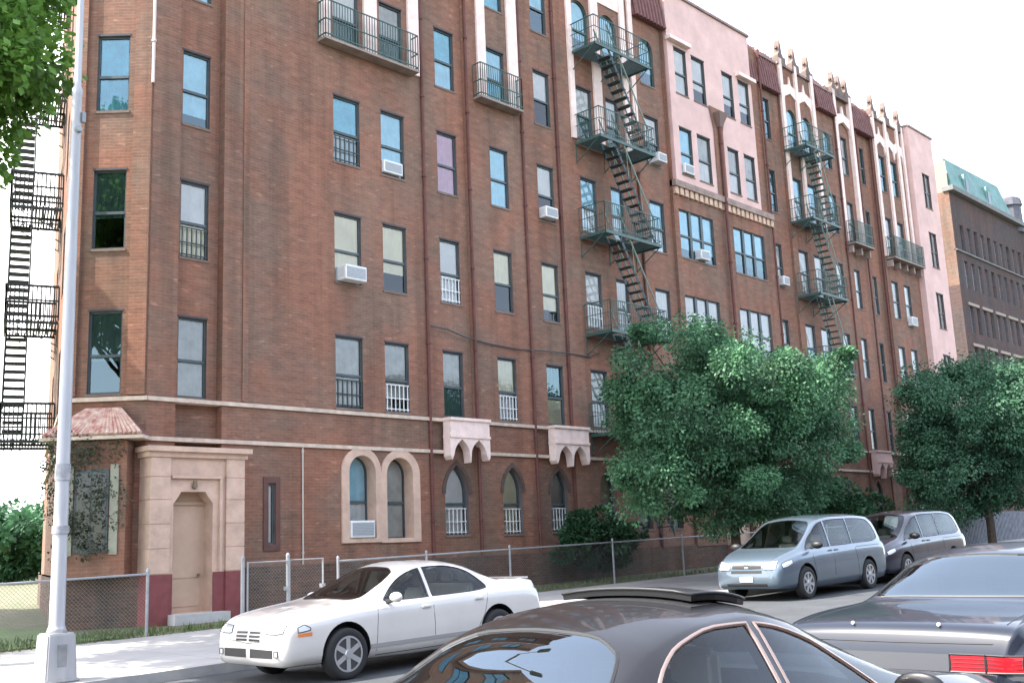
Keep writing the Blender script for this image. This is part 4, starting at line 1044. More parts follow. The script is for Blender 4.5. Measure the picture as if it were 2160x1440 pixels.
class Surf:
    def __init__(s, bm):
        bm.normal_update(); s.bvh = BVHTree.FromBMesh(bm)
        s.co = [[v.co.copy() for v in f.verts] for f in bm.faces]; s.no = [[v.normal.copy() for v in f.verts] for f in bm.faces]
    def apply(s, me, tol=.012):
        """give a cut or offset mesh the smooth normals of the uncut body"""
        nrm = []; cache = {}
        for p in me.polygons:
            fn = p.normal
            for vi in p.vertices:
                if vi not in cache:
                    loc, _, idx, dist = s.bvh.find_nearest(me.vertices[vi].co)
                    if loc is None or dist > tol: cache[vi] = None
                    else:
                        w = poly_3d_calc(s.co[idx], loc); n = Vector((0, 0, 0))
                        for k, q in zip(w, s.no[idx]): n += q*k
                        cache[vi] = n.normalized()
                n = cache[vi]
                if n is None: nrm.append(fn.copy())
                else:
                    dt = n.dot(fn); nrm.append(n.copy() if dt > .75 else (-n if dt < -.75 and tol < .01 else fn.copy()))
        me.normals_split_custom_set(nrm)
def grid_patch(bvh, axis, st, off, thick, nv=6, nu=3):
    """st: stations (a, z0, z1) ; axis 'y-' side (a = x), 'x+' front / 'x-' rear (a = y). Conforms to body by raycast."""
    S2 = []
    for p, q in zip(st, st[1:]):
        for i in range(nu): t = i/nu; S2.append(tuple(p[k]+(q[k]-p[k])*t for k in range(3)))
    S2.append(st[-1]); bm = bmesh.new(); G = []
    for a, z0, z1 in S2:
        col = []
        for j in range(nv+1):
            z = z0+(z1-z0)*j/nv
            if axis == 'y-': o_, d_ = Vector((a, -3, z)), Vector((0, 1, 0))
            elif axis == 'y+': o_, d_ = Vector((a, 3, z)), Vector((0, -1, 0))
            elif axis == 'z': o_, d_ = Vector((a, z, 4)), Vector((0, 0, -1))
            elif axis == 'x+': o_, d_ = Vector((4, a, z)), Vector((-1, 0, 0))
            else: o_, d_ = Vector((-4, a, z)), Vector((1, 0, 0))
            hit, nrm, _, _ = bvh.ray_cast(o_, d_)
            if hit is None: hit = o_+d_*2.2 if axis[0] == 'y' else o_+d_*1.8; nrm = -d_
            if nrm.dot(d_) > 0: nrm = -nrm
            col.append((hit+nrm*off, hit+nrm*(off-thick)))
        G.append(col)
    A = [[bm.verts.new(p[0]) for p in c] for c in G]
    for i in range(len(A)-1):
        for j in range(nv): bm.faces.new((A[i][j], A[i+1][j], A[i+1][j+1], A[i][j+1]))
    if thick:
        Bq = [[bm.verts.new(p[1]) for p in c] for c in G]; m, n = len(A)-1, nv
        edge = [(i, 0) for i in range(m)]+[(m, j) for j in range(n)]+[(i, n) for i in range(m, 0, -1)]+[(0, j) for j in range(n, 0, -1)]
        for k in range(len(edge)):
            (i, j), (p, q) = edge[k-1], edge[k]
            bm.faces.new((A[i][j], A[p][q], Bq[p][q], Bq[i][j]))
    bound = [G[i][0][0] for i in range(len(G))]+[G[-1][j][0] for j in range(1, nv+1)]+[G[i][nv][0] for i in range(len(G)-2, -1, -1)]+[G[0][j][0] for j in range(nv-1, 0, -1)]
    return bm, bound
def prism(bm, axis, st, lo, hi):
    pts = [(a, z0) for a, z0, z1 in st]+[(a, z1) for a, z0, z1 in st[::-1]]
    cl = []
    for p in pts:
        if not cl or (abs(p[0]-cl[-1][0])+abs(p[1]-cl[-1][1])) > .004: cl.append(p)
    if abs(cl[0][0]-cl[-1][0])+abs(cl[0][1]-cl[-1][1]) < .004: cl.pop()
    mk = (lambda a, z, q: (a, q, z)) if axis == 'y' else (lambda a, z, q: (q, a, z))
    A = [bm.verts.new(mk(a, z, lo)) for a, z in cl]; Bq = [bm.verts.new(mk(a, z, hi)) for a, z in cl]
    bm.faces.new(A); bm.faces.new(Bq[::-1])
    for i in range(len(A)): bm.faces.new((A[i-1], A[i], Bq[i], Bq[i-1]))
def wheel_set(root, xf, xr, ty, rad, rimr, spokes, rimm, steer=0):
    bm = bmesh.new(); w = .2
    lathe(bm, [(rimr, -.085), (rimr+.02, -.1), (rad-.03, -.1), (rad-.008, -.085), (rad, -.06), (rad, .06), (rad-.008, .085), (rad-.03, .1), (rimr+.02, .1), (rimr, .085)], 40, 'y')
    tm = new_obj('tyre', bm, RUB, None, smooth=True)
    bm = bmesh.new(); lathe(bm, [(rimr+.004, -.09), (rimr-.02, -.085), (rimr-.03, -.03), (.02, -.025), (.02, .05), (rimr+.004, .06)], 40, 'y'); dk = new_obj('brake_disc', bm, mat('brake_dark', (.04, .04, .04), .6), None)
    bm = bmesh.new()
    for k in range(spokes):
        a = 2*pi*k/spokes; M = Matrix.Rotation(a, 4, 'Y')
        v = box(bm, -.032, .032, -.095, -.06, .03, rimr-.004, M)
        for q in v[:4]: pass
    lathe(bm, [(.055, -.1), (.05, -.108), (.02, -.11)], 16, 'y'); lathe(bm, [(.06, -.06), (.058, -.1)], 16, 'y')
    N_ = 40                                                # rim lip ring
    pr = [(rimr+.006, -.098), (rimr-.018, -.1), (rimr-.024, -.06), (rimr+.004, -.06)]
    rg = [[bm.verts.new((r_*cos(2*pi*k/N_), h_, r_*sin(2*pi*k/N_))) for k in range(N_)] for r_, h_ in pr]
    for i in range(4):
        for k in range(N_): bm.faces.new((rg[i-1][k], rg[i-1][(k+1) % N_], rg[i][(k+1) % N_], rg[i][k]))
    rm = new_obj('rim', bm, rimm, None)
    for i, (x, y) in enumerate(((xf, -ty), (xf, ty), (xr, -ty), (xr, ty))):
        t = tm if i == 0 else tm.copy(); d = dk if i == 0 else dk.copy(); m = rm if i == 0 else rm.copy()
        if i: [COL.objects.link(q) for q in (t, d, m)]
        t.name = 'wheel'; t.parent = root; t.location = (x, y, rad-.005); t.rotation_euler = (0, 0, pi if y > 0 else 0)
        d.parent = t; m.parent = t
def smooth_st(st, k=3):
    asc = st[-1][0] > st[0][0]; xs = []
    for p, q in zip(st, st[1:]): xs += [p[0]+(q[0]-p[0])*i/k for i in range(k)]
    xs.append(st[-1][0]); out = []
    for x in xs: a = interp(st, x); out.append((x, a[0], a[1]))
    return out
def car(label, cat, loc, rz, keys, wins, ws, rs, cab, wheels, paint, glass, details, rimm=RIM, spokes=7, rimr=.215, rear_glass=None, pitch=0, trim=None, seats=True, trimr=.009):
    root = empty('parked_car', loc, rz, label, cat, 'cars parked along the street'); root.rotation_euler = (0, pitch, rz)
    bm = body_bm(keys, 84); sf = Surf(bm); bvh = sf.bvh
    wins = [smooth_st(w) for w in wins]; ws = smooth_st(ws); rs = smooth_st(rs)
    body = new_obj('body', bm, [paint, BLKP, INTR], root, smooth=True, uv=False)
    cutters = []
    xf, xr, ty, rad = wheels
    c = bmesh.new()
    for x in (xf, xr):
        for s in (-1, 1):
            n = 32; yo, yi = s*1.2, s*.62
            A = [c.verts.new((x+(rad+.055)*cos(2*pi*k/n), yo, rad+.02+(rad+.055)*sin(2*pi*k/n))) for k in range(n)]; Bq = [c.verts.new((v.co.x, yi, v.co.z)) for v in A]
            c.faces.new(A); c.faces.new(Bq[::-1]); [c.faces.new((A[k-1], A[k], Bq[k], Bq[k-1])) for k in range(n)]
    cutters.append(c)
    c = bmesh.new(); rgs = []                               # hollow cabin
    for x, zf, zbelt, zc, wb, wt in cab: rgs.append([c.verts.new(p) for p in ((x, -wb*.9, zf), (x, wb*.9, zf), (x, wb, zbelt), (x, wt, zc-.05), (x, wt*.6, zc+.005), (x, -wt*.6, zc+.005), (x, -wt, zc-.05), (x, -wb, zbelt))])
    for a, b in zip(rgs, rgs[1:]): [c.faces.new((a[k], a[(k+1) % 8], b[(k+1) % 8], b[k])) for k in range(8)]
    c.faces.new(rgs[0]); c.faces.new(rgs[-1][::-1]); cutters.append(c)
    c = bmesh.new(); [prism(c, 'y', w, -1.5, 1.5) for w in wins]; cutters.append(c)
    c = bmesh.new(); prism(c, 'x', ws, cab[-1][0]*.25, 3); prism(c, 'x', rs, -3, cab[0][0]*.5); cutters.append(c)
    tmp = []
    for ci, c in enumerate(cutters):
        bmesh.ops.recalc_face_normals(c, faces=c.faces)
        for f in c.faces: f.material_index = 2 if ci == 1 else 1
        me = bpy.data.meshes.new('tmp'); c.to_mesh(me); c.free(); me.materials.append(paint); me.materials.append(BLKP); me.materials.append(INTR)
        o = bpy.data.objects.new('tmp', me); COL.objects.link(o); tmp.append(o)
        md = body.modifiers.new('b', 'BOOLEAN'); md.operation = 'DIFFERENCE'; md.object = o; md.solver = 'EXACT'
    save = root.matrix_world.copy(); body.parent = None
    dg = bpy.context.evaluated_depsgraph_get(); dg.update(); nm = bpy.data.meshes.new_from_object(body.evaluated_get(dg)); 
    body.modifiers.clear(); old = body.data; body.data = nm; bpy.data.meshes.remove(old); nm.name = 'body'; body.parent = root
    for o in tmp: me = o.data; bpy.data.objects.remove(o); bpy.data.meshes.remove(me)
    sf.apply(nm, .002)
    trim = trim or BLKP
    for w in wins:
        for ax in ('y-', 'y+'):
            g, bd = grid_patch(bvh, ax, w, -.004, 0, 6, 1); go = new_obj('side_window', g, glass, root, smooth=True, uv=False, recalc=True); sf.apply(go.data, .0099)
            t = bmesh.new(); tube(t, bd, trimr, 6, closed=True); new_obj('window_trim', t, trim, go, smooth=True, uv=False)
    g, bd = grid_patch(bvh, 'x+', ws, -.003, 0, 10, 1); go = new_obj('windshield', g, glass, root, smooth=True, uv=False); sf.apply(go.data, .0099); t = bmesh.new(); tube(t, bd, .009, 5, closed=True); new_obj('windshield_seal', t, BLKP, go, uv=False)
    g, bd = grid_patch(bvh, 'x-', rs, -.003, 0, 10, 1); go = new_obj('rear_window', g, rear_glass or glass, root, smooth=True, uv=False); sf.apply(go.data, .0099); t = bmesh.new(); tube(t, bd, .009, 5, closed=True); new_obj('rear_window_seal', t, BLKP, go, uv=False)
    wheel_set(root, xf, xr, ty, rad, rimr, spokes, rimm)
    if seats:
        zs_ = cab[len(cab)//2][1]
        for x in seats if isinstance(seats, (list, tuple)) else (.05, -.85):
            for s in ((-.37, .37) if x == (seats[0] if isinstance(seats, (list, tuple)) else .05) else (-.37, .0, .37)):
                bm = bmesh.new(); w_ = .25 if s == 0 else .245
                v = box(bm, x-.2, x-.08, s-w_, s+w_, zs_+.1, zs_+.74)
                for q in v:
                    if q.co.z > zs_+.4: q.co.x -= .16; q.co.y = s+(q.co.y-s)*.85
                box(bm, x-.12, x+.38, s-w_, s+w_, zs_+.05, zs_+.25)
                v = box(bm, x-.36, x-.28, s-.12, s+.12, zs_+.76, zs_+.93)
                bmesh.ops.bevel(bm, geom=bm.edges, offset=.03, segments=2, affect='EDGES'); new_obj('seat', bm, SEAT, root, uv=False)
        xd = cab[-1][0]
        bm = bmesh.new(); zc = interp(keys, xd)[1]; box(bm, xd-.5, xd-.02, -.6, .6, zs_, zc-.09); bmesh.ops.bevel(bm, geom=bm.edges, offset=.04, segments=2, affect='EDGES'); new_obj('dashboard', bm, BLKP, root, uv=False)
        bm = bmesh.new(); cx, cy, cz = xd-.62, .37, zc-.1
        tube(bm, [(cx-.06*sin(2*pi*k/20)*1.2, cy+.18*cos(2*pi*k/20), cz+.17*sin(2*pi*k/20)) for k in range(20)], .016, 6, closed=True); tube(bm, [(cx, cy-.17, cz), (cx, cy+.17, cz)], .02, 5); tube(bm, [(cx, cy, cz), (cx+.25, cy, cz-.1)], .03, 5); new_obj('steering_wheel', bm, BLKP, root, uv=False)
    for d in details:
        nm_, ax, st, off, th, m = d[:6]; g, bd = grid_patch(bvh, ax, st, off, th, 4, 2); lo_ = new_obj(nm_, g, m, root, smooth=False, uv=False)
        if 'light' in nm_ or 'lamp' in nm_:
            t = bmesh.new(); tube(t, bd, .006, 5, closed=True); new_obj('bezel', t, BLKP, lo_, uv=False)
    def seam(ax, pts, r_=.004, m=BLKP, name='panel_gap'):
        P = []
        for p, q in zip(pts, pts[1:]):
            for i in range(5): P.append(tuple(p[k]+(q[k]-p[k])*i/5 for k in (0, 1)))
        P.append(pts[-1]); out = []
        for a, z in P:
            o_, d_ = {'y-': ((a, -3, z), (0, 1, 0)), 'y+': ((a, 3, z), (0, -1, 0)), 'x+': ((4, a, z), (-1, 0, 0)), 'x-': ((-4, a, z), (1, 0, 0)), 'z': ((a, z, 4), (0, 0, -1))}[ax]
            h_ = bvh.ray_cast(Vector(o_), Vector(d_))[0]
            if h_ is not None: out.append(h_)
        if len(out) > 1:
            bm = bmesh.new(); tube(bm, out, r_, 5); new_obj(name, bm, m, root, smooth=True, uv=False)
    root_seam = seam
    return root, bvh, seam
def mirror(root, x, y, z, m, s, sc=1):
    bm = bmesh.new(); bmesh.ops.create_uvsphere(bm, u_segments=16, v_segments=10, radius=1)
    for v in bm.verts: v.co = Vector((v.co.x*.075*sc*(1 if v.co.x > 0 else .35)+x, v.co.y*.12*sc+y, v.co.z*.07*sc+z))
    o = new_obj('side_mirror', bm, m, root, smooth=True, uv=False)
    bm = bmesh.new(); tube(bm, [(x+.02, y-s*.02, z-.03), (x+.05, y-s*.15, z-.06)], .03, 6); new_obj('mirror_arm', bm, BLKP, o, uv=False)
def handle(root, bvh, x, z, s, m):
    h_ = bvh.ray_cast(Vector((x, 3*s, z)), Vector((0, -s, 0)))[0]
    if h_ is None: return
    bm = bmesh.new(); box(bm, x-.085, x+.085, h_.y-.012, h_.y+.022*s if s > 0 else h_.y-.022, z-.018, z+.018) if False else box(bm, x-.085, x+.085, min(h_.y-.008*s, h_.y+.024*s), max(h_.y-.008*s, h_.y+.024*s), z-.016, z+.016)
    bmesh.ops.bevel(bm, geom=bm.edges, offset=.007, segments=2, affect='EDGES'); new_obj('door_handle', bm, m, root, uv=False)
def paint(name, c, metal=0, rough=.35, coat=1, var=.06, spec=.5):
    return mat(name, c, rough, metal, coat, var=var, vscale=2, spec=spec)
SED = [(-2.43, .36, .66, .72, .66, .60), (-2.40, .27, .78, .90, .77, .66), (-2.30, .22, .88, 1.03, .84, .68), (-2.0, .2, .93, 1.06, .872, .68), (-1.64, .19, .935, 1.075, .88, .64), (-1.36, .18, .93, 1.19, .885, .60), (-.98, .18, .925, 1.355, .885, .58), (-.5, .18, .92, 1.42, .885, .578),
       (-.1, .18, .91, 1.425, .885, .575), (.22, .18, .90, 1.37, .885, .58), (.62, .19, .885, 1.19, .885, .62), (1.10, .2, .87, .975, .885, .68), (1.6, .21, .83, .915, .88, .67), (1.98, .23, .79, .86, .855, .64), (2.2, .23, .73, .80, .82, .60), (2.28, .25, .64, .72, .76, .56), (2.32, .33, .54, .6, .68, .5)]
cabS = [(-1.5, .32, .86, .98, .70, .5), (-1.3, .3, .88, 1.14, .74, .53), (-.95, .3, .89, 1.30, .76, .525), (-.45, .3, .89, 1.37, .78, .525), (-.1, .3, .89, 1.37, .78, .52), (.22, .3, .88, 1.31, .77, .525), (.62, .3, .86, 1.12, .75, .55), (.98, .32, .83, .95, .70, .5)]
def side_wins(dz=0):
    fw = [(.70, .93, .95), (.50, .925, 1.10), (.30, .925, 1.215), (.08, .925, 1.29), (-.08, .927, 1.32)]
    rw = [(-.15, .93, 1.325), (-.45, .933, 1.33), (-.78, .937, 1.29), (-1.0, .945, 1.215), (-1.17, .96, 1.09), (-1.24, .975, 1.01)]
    return [fw, rw]
WS = [(-.62, .99, 1.02), (-.56, .975, 1.17), (-.48, .97, 1.29), (-.3, .975, 1.345), (0, .98, 1.36), (.3, .975, 1.345), (.48, .97, 1.29), (.56, .975, 1.17), (.62, .99, 1.02)]
RS = [(-.6, 1.06, 1.08), (-.54, 1.065, 1.19), (-.46, 1.075, 1.28), (-.28, 1.085, 1.335), (0, 1.09, 1.35), (.28, 1.085, 1.335), (.46, 1.075, 1.28), (.54, 1.065, 1.19), (.6, 1.06, 1.08)]
# --- white sedan
WP = paint('white_paint', (.63, .595, .55)); wx = 10.13
det = []
for s in (-1, 1):
    det += [('headlight', 'x+', sorted([(s*.40, .64, .73), (s*.58, .635, .745), (s*.72, .65, .745)]), .006, .03, mat('lamp_lens', (.42, .43, .44), .1, coat=1))]
    ax = 'y+' if s > 0 else 'y-'
    det += [('side_marker', ax, [(1.93, .60, .645), (2.03, .60, .64), (2.13, .602, .635)], .005, .02, AMB), ('headlight_side', ax, [(1.95, .67, .70), (2.03, .66, .74), (2.12, .65, .71)], .005, .02, CLR)]
det += [*[('grille', 'x+', [(a_, z_, z_+.028), (a_+.24, z_, z_+.028)], .008, .03, BLKP) for a_ in (-.27, .03) for z_ in (.64, .595, .55)],
        ('lower_intake', 'x+', [(-.55, .35, .45), (-.05, .345, .455)], .006, .03, BLKP), ('lower_intake', 'x+', [(.05, .345, .455), (.55, .35, .45)], .006, .03, BLKP),
        ('side_moulding', 'y+', [(1.02, .35, .40), (0, .35, .40), (-1.0, .35, .40)], .012, .02, mat('grey_moulding', (.3, .29, .28), .5)), ('side_moulding', 'y-', [(1.02, .35, .40), (0, .35, .40), (-1.0, .35, .40)], .012, .02, MT['grey_moulding'])]
for s in (-.63, .63): det.append(('fog_lamp', 'x+', [(s-.04, .37, .44), (s+.04, .37, .44)], .006, .02, MT['lamp_lens']))
for s in (-1, 1): det.append(('tail_light', 'x-', sorted([(s*.42, .68, .82), (s*.6, .68, .82)]), .006, .02, REDL))
c, bv, seam = car('white four door sedan with alloy wheels parked facing left at the far kerb', 'car', (wx, 12.33, zr(wx)), pi, SED, side_wins(), WS, RS, cabS, (1.40, -1.38, .80, .325), WP, CG, det, spokes=6, pitch=.0165, rimr=.22)
for ax in ('y+', 'y-'):
    seam(ax, [(.86, .88), (.90, .6), (.92, .3)]); seam(ax, [(-.115, .93), (-.12, .3)]); seam(ax, [(-1.22, .95), (-1.1, .62), (-.98, .45), (-.95, .3)]); seam(ax, [(.92, .25), (-.95, .25)], .006)
seam('x+', [(-.72, .585), (0, .52), (.72, .585)], .004)
for s in (-1, 1): mirror(c, .62, s*.95, .97, WP, s); handle(c, bv, .02, .80, s, WP); handle(c, bv, -1.0, .83, s, WP)
bm = bmesh.new(); v = box(bm, -2.33, -2.16, -.62, .62, 1.03, 1.062)
for q in v:
    if q.co.x > -2.2 and q.co.z > 1.05: q.co.z -= .02
bmesh.ops.bevel(bm, geom=bm.edges, offset=.008, segments=2, affect='EDGES'); new_obj('boot_lip', bm, WP, c, uv=False)
# --- dark sedan in the foreground
DP = paint('black_paint', (.008, .007, .0075), rough=.35, var=.25, coat=.55, spec=.25); COP = mat('chrome_trim_brown_reflect', (.42, .30, .25), .25, metal=.85); bx, by = 4.12, 3.08  # brown reflection put into the colour of the chrome window trim
det = [('tail_light', 'x-', [(-.7, .68, .84), (-.3, .68, .84)], .006, .02, REDL), ('tail_light', 'x-', [(.3, .68, .84), (.7, .68, .84)], .006, .02, REDL), ('headlight', 'x+', [(.4, .58, .70), (.66, .6, .70)], .006, .03, CLR), ('headlight', 'x+', [(-.66, .6, .70), (-.4, .58, .70)], .006, .03, CLR)]
def cx_(x): return x if x > -.1 else (-.1+(x+.1)*.76 if x > -1.3 else x+.288)
SEDK = [(cx_(k[0]), *k[1:]) for k in SED]; cabK = [(cx_(k[0]), *k[1:]) for k in cabS]; swK = [[(cx_(k[0]), *k[1:]) for k in w] for w in side_wins()]
c, bv, seam = car('shiny black sedan in the foreground seen from its rear right corner, with brown-toned chrome trim', 'car', (bx, by, zr(bx)), 0, SEDK, swK, WS, RS, cabK, (1.40, -1.15, .80, .325), DP, CG, det, pitch=-.0165, seats=(.1, -.42), trim=COP, trimr=.0115, rear_glass=CGD)
for ax in ('y+', 'y-'): seam(ax, [(.86, .88), (.92, .3)]); seam(ax, [(-.115, .93), (-.12, .3)]); 
for s in (-1, 1): mirror(c, .64, s*.95, .98, DP, s)
for nm_, st, off, th, m_ in (('sunroof', [(-.20, -.36, .36), (-.05, -.38, .38), (.12, -.38, .38), (.20, -.36, .36)], .045, .03, mat('sunroof_black', (.008, .008, .01), .35, spec=.3)), ('sunroof_seal', [(-.26, -.4, .4), (.24, -.4, .4)], .004, .01, BLKP)):
    g_, bd_ = grid_patch(bv, 'z', st, off, th, 8, 3); new_obj(nm_, g_, m_, c, smooth=False, uv=False)
    if nm_ == 'sunroof': bm = bmesh.new(); tube(bm, bd_, .008, 6, closed=True); new_obj('sunroof_rim', bm, BLKP, c, smooth=True, uv=False)
# --- big dark blue saloon ahead of it
BIG = [(-2.68, .38, .62, .70, .74, .66), (-2.65, .3, .80, .92, .85, .74), (-2.56, .26, .88, 1.01, .93, .78), (-2.1, .24, .93, 1.05, .975, .78), (-1.55, .22, .94, 1.075, .985, .73), (-1.15, .21, .94, 1.27, .99, .66), (-.85, .2, .94, 1.40, .99, .63), (-.3, .2, .93, 1.45, .99, .63), (.25, .2, .92, 1.435, .99, .62), (.55, .2, .91, 1.33, .99, .65), (.95, .2, .9, 1.12, .99, .72), (1.3, .21, .88, .99, .985, .76), (2.0, .23, .83, .92, .97, .76), (2.5, .26, .74, .83, .92, .72), (2.64, .3, .64, .70, .84, .66), (2.68, .38, .54, .56, .74, .6)]
cabB = [(-1.4, .32, .88, 1.0, .80, .55), (-1.12, .3, .9, 1.2, .84, .59), (-.85, .3, .9, 1.345, .87, .58), (-.3, .3, .9, 1.395, .88, .58), (.25, .3, .9, 1.38, .88, .57), (.55, .3, .88, 1.27, .87, .6), (.95, .3, .86, 1.05, .85, .64), (1.15, .32, .84, .95, .8, .6)]
fwB = [(.85, .945, .965), (.7, .94, 1.07), (.5, .94, 1.18), (.3, .94, 1.27), (.08, .94, 1.31)]; rwB = [(-.0, .945, 1.32), (-.4, .95, 1.325), (-.72, .95, 1.29), (-.95, .96, 1.2), (-1.05, .97, 1.1)]
WSB = [(y*1.1, a, b+.03) for y, a, b in WS]; WSB = [(y, a+.02, b) for y, a, b in WSB]
RSB = [(-.70, 1.09, 1.11), (-.66, 1.09, 1.2), (-.58, 1.095, 1.30), (-.4, 1.1, 1.37), (0, 1.1, 1.385), (.4, 1.1, 1.37), (.58, 1.095, 1.30), (.66, 1.09, 1.2), (.70, 1.09, 1.11)]
NP = paint('navy_paint', (.010, .014, .024), rough=.35, var=.15, coat=.6, spec=.25); gx, gy = 9.72, 3.32
det = []
for s in (-1, 1):
    a = [(s*.38, .725, .83), (s*.6, .725, .83)]; det.append(('tail_light', 'x-', sorted(a), .012, .03, REDL)); a = [(s*.608, .725, .83), (s*.82, .73, .825)]; det.append(('tail_light', 'x-', sorted(a), .012, .03, REDL))
    det.append(('headlight', 'x+', sorted([(s*.5, .58, .70), (s*.8, .6, .7)]), .006, .03, CLR))
det += [('boot_trim', 'x-', [(-.37, .725, .83), (.37, .725, .83)], .008, .02, mat('silver_strip', (.05, .053, .06), .45, .1)), ('reflector_strip', 'x-', [(-.82, .685, .712), (.82, .685, .712)], .012, .02, MT['silver_strip']), *[('lens_rib', 'x-', sorted([(s_*.39, z_, z_+.006), (s_*.81, z_, z_+.006)]), .016, .01, mat('dark_red_rib', (.12, .002, .004), .4)) for s_ in (-1, 1) for z_ in (.752, .777, .802)], ('rear_bumper_strip', 'x-', [(-.82, .52, .57), (0, .52, .57), (.82, .52, .57)], .02, .03, CHROME), ('licence_plate', 'x-', [(-.16, .33, .45), (.16, .33, .45)], .02, .01, PLT)]
c, bv, seam = car('large dark navy saloon at the right edge, seen from behind with red tail lights', 'car', (gx, gy, zr(gx)), 0, BIG, [fwB, rwB], WSB, RSB, cabB, (1.5, -1.42, .88, .34), NP, CG, det, pitch=-.0165, seats=(.15, -.8), rear_glass=CGD)
seam('x-', [(-.8, .9), (0, .895), (.8, .9)]); seam('z', [(-2.5, -.7), (-1.65, -.68)]); seam('z', [(-2.5, .7), (-1.65, .68)])
for s in (-1, 1): mirror(c, .82, s*1.05, 1.0, NP, s)
for y in (-.3, .3):
    bm = bmesh.new(); tube(bm, [(-2.58, y, 1.0), (-2.6, y, 1.01)], .012, 6); new_obj('boot_button', bm, CHROME, c, uv=False)
# --- minivans
VAN = [(-2.5, .42, .80, .86, .72, .66), (-2.47, .3, .98, 1.25, .86, .70), (-2.40, .25, 1.06, 1.48, .92, .70), (-2.25, .22, 1.08, 1.68, .94, .68), (-2.0, .2, 1.085, 1.75, .95, .69), (-1.2, .2, 1.08, 1.79, .955, .71), (-.3, .2, 1.06, 1.79, .955, .71), (.35, .2, 1.04, 1.74, .955, .70), (.62, .2, 1.03, 1.64, .955, .70), (1.0, .2, 1.01, 1.43, .95, .72), (1.4, .21, .99, 1.19, .945, .74), (1.65, .22, .97, 1.09, .94, .74), (2.0, .23, .9, 1.01, .91, .70), (2.3, .25, .8, .90, .84, .62), (2.44, .28, .66, .76, .74, .54), (2.48, .36, .55, .6, .62, .46)]
cabV = [(-2.28, .5, 1.0, 1.30, .78, .60), (-2.15, .45, 1.02, 1.60, .82, .60), (-1.9, .4, 1.03, 1.70, .84, .61), (-.3, .4, 1.02, 1.74, .85, .63), (.35, .4, 1.0, 1.69, .85, .62), (.62, .4, .99, 1.59, .85, .62), (1.0, .4, .97, 1.37, .84, .64), (1.35, .42, .94, 1.13, .8, .6)]
wV = [[(1.32, 1.06, 1.08), (1.1, 1.06, 1.25), (.8, 1.065, 1.42), (.5, 1.07, 1.58), (.28, 1.07, 1.63)], [(.20, 1.075, 1.64), (-.3, 1.08, 1.665), (-.8, 1.085, 1.665)], [(-.86, 1.085, 1.665), (-1.4, 1.09, 1.655), (-1.85, 1.11, 1.62), (-2.1, 1.15, 1.48), (-2.18, 1.18, 1.3)]]
WSV = [(-.70, 1.12, 1.16), (-.66, 1.11, 1.35), (-.60, 1.105, 1.55), (-.5, 1.1, 1.64), (0, 1.1, 1.69), (.5, 1.1, 1.64), (.60, 1.105, 1.55), (.66, 1.11, 1.35), (.70, 1.12, 1.16)]
RSV = [(-.64, 1.15, 1.3), (-.6, 1.12, 1.5), (-.5, 1.12, 1.62), (0, 1.12, 1.65), (.5, 1.12, 1.62), (.6, 1.12, 1.5), (.64, 1.15, 1.3)]
def van(label, x, y, pt, rimm):
    det = []
    for s in (-1, 1):
        ax = 'y+' if s > 0 else 'y-'
        det += [('headlight', 'x+', sorted([(s*.42, .68, .79), (s*.56, .67, .83), (s*.70, .68, .86)]), .008, .03, CLR), ('headlight_side', ax, [(2.02, .78, .86), (2.2, .72, .83), (2.32, .70, .78)], .006, .02, CLR), ('tail_light', 'x-', sorted([(s*.62, .95, 1.25), (s*.74, .95, 1.25)]), .006, .02, REDL), ('slide_rail', ax, [(-.9, 1.0, 1.012), (-2.1, 1.01, 1.022)], .003, .01, BLKP)]
    det += [('grille', 'x+', [(-.36, .70, .78), (-.06, .69, .79)], .006, .03, BLKP), ('grille', 'x+', [(.06, .69, .79), (.36, .70, .78)], .006, .03, BLKP), ('grille', 'x+', [(-.38, .60, .66), (.38, .60, .66)], .006, .03, BLKP), ('emblem', 'x+', [(-.05, .71, .78), (.05, .71, .78)], .02, .02, CHROME), ('licence_plate', 'x+', [(-.16, .42, .53), (.16, .42, .53)], .02, .02, PLT), ('lower_intake', 'x+', [(-.5, .33, .39), (.5, .33, .39)], .006, .03, BLKP)]
    c, bv, seam = car(label, 'minivan', (x, y, zr(x)), pi, VAN, wV, WSV, RSV, cabV, (1.50, -1.45, .85, .345), pt, CG, det, spokes=7, pitch=.0165, rimm=rimm, seats=(.3, -.75), rimr=.225)
    for ax in ('y+', 'y-'): seam(ax, [(1.18, 1.0), (1.12, .6), (1.05, .28)]); seam(ax, [(.24, 1.06), (.24, .28)]); seam(ax, [(-.83, 1.08), (-.9, .6), (-.95, .28)]); seam(ax, [(1.05, .27), (-.95, .27)])
    for s in (-1, 1): mirror(c, 1.15, s*1.04, 1.13, BLKP, s, 1.2); handle(c, bv, .38, .98, s, pt); handle(c, bv, .1, .98, s, pt)
    return c
vx = 23.05
van('silver blue minivan parked facing left under the big round tree', vx, 12.85, paint('silver_blue_paint', (.12, .16, .20), .5, .35), RIM)
van('dark blue minivan parked behind the silver blue one', 28.35, 12.95, paint('dark_blue_paint', (.008, .011, .028), .0, .3), RIM)

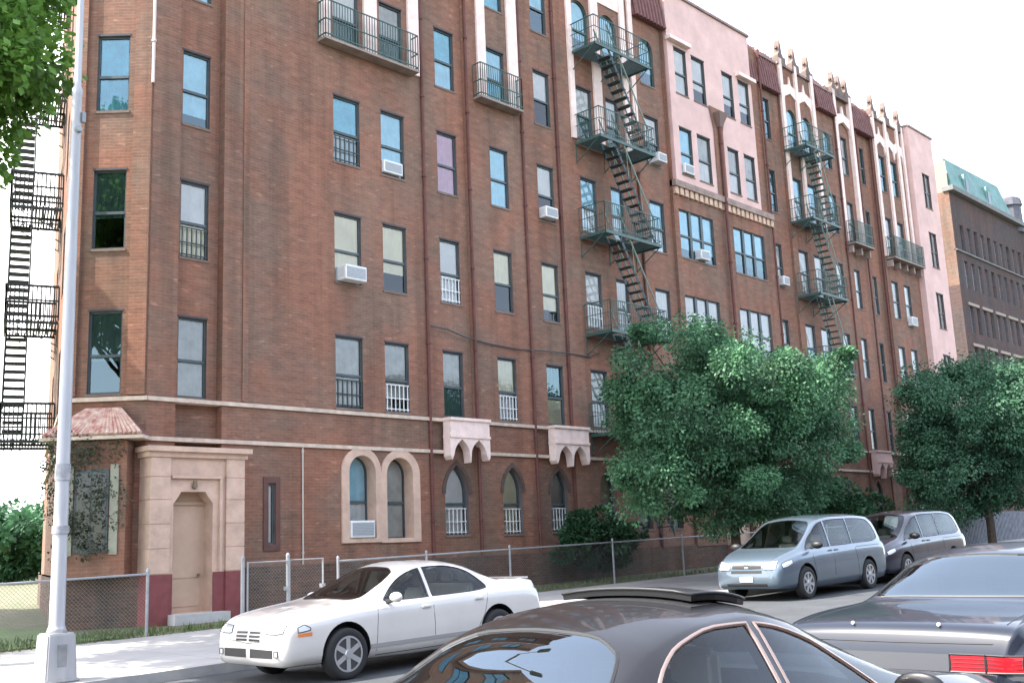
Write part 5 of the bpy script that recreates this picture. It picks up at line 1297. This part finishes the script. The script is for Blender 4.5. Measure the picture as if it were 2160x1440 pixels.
# ------------------------------------------------------------ light
el, az = radians(52), radians(32)
sd = Vector((-cos(az)*cos(el), sin(az)*cos(el), sin(el)))
sun = bpy.data.objects.new('sun', bpy.data.lights.new('sun', 'SUN')); COL.objects.link(sun)
sun.data.energy = 3.6; sun.data.angle = radians(.5); sun.data.color = (1, .95, .87)
sun.rotation_euler = sd.to_track_quat('Z', 'Y').to_euler()
W = bpy.data.worlds.new('World'); S.world = W; W.use_nodes = True; nt = W.node_tree
bg = nt.nodes['Background']; sky = nd(nt, 'ShaderNodeTexSky', sky_type='NISHITA'); sky.sun_disc = False
sky.sun_elevation = el; sky.sun_rotation = atan2(sd.x, sd.y); sky.air_density = 1.0; sky.dust_density = 1.5; sky.ozone_density = 1.2
tc = nd(nt, 'ShaderNodeTexCoord'); sep = nd(nt, 'ShaderNodeSeparateXYZ'); nt.links.new(tc.outputs['Generated'], sep.inputs[0])
# pale haze low over the roofs to the east (+x, +y), thin cloud elsewhere
cl = nd(nt, 'ShaderNodeTexNoise'); cl.inputs['Scale'].default_value = 2.2; cl.inputs['Detail'].default_value = 6; nt.links.new(tc.outputs['Generated'], cl.inputs['Vector'])
m1 = nd(nt, 'ShaderNodeMath', operation='MULTIPLY_ADD'); m1.inputs[1].default_value = 1.1; m1.inputs[2].default_value = .3; nt.links.new(sep.outputs['Y'], m1.inputs[0])
mz = nd(nt, 'ShaderNodeMath', operation='MULTIPLY_ADD'); mz.inputs[1].default_value = -2.0; nt.links.new(sep.outputs['Z'], mz.inputs[0]); nt.links.new(m1.outputs[0], mz.inputs[2]); m1 = mz
m2 = nd(nt, 'ShaderNodeMath', operation='MULTIPLY_ADD'); m2.inputs[1].default_value = .9; nt.links.new(cl.outputs['Fac'], m2.inputs[0]); nt.links.new(m1.outputs[0], m2.inputs[2])
m3 = nd(nt, 'ShaderNodeMapRange'); m3.inputs[1].default_value = .35; m3.inputs[2].default_value = .95; m3.inputs[3].default_value = .2; m3.inputs[4].default_value = .85; nt.links.new(m2.outputs[0], m3.inputs[0])
mx = nd(nt, 'ShaderNodeMix', data_type='RGBA'); nt.links.new(m3.outputs[0], mx.inputs[0]); nt.links.new(sky.outputs[0], mx.inputs[6]); mx.inputs[7].default_value = (10.2, 9.9, 9.6, 1)
nt.links.new(mx.outputs[2], bg.inputs[0]); bg.inputs[1].default_value = .15
S.view_settings.view_transform = 'Standard'; S.view_settings.look = 'None'; S.view_settings.exposure = 2.04; S.view_settings.gamma = 1
S.cycles.max_bounces = 6; S.cycles.transparent_max_bounces = 12; S.cycles.glossy_bounces = 3; S.cycles.diffuse_bounces = 3
S.cycles.sample_clamp_indirect = 6; S.cycles.caustics_reflective = False; S.cycles.caustics_refractive = False
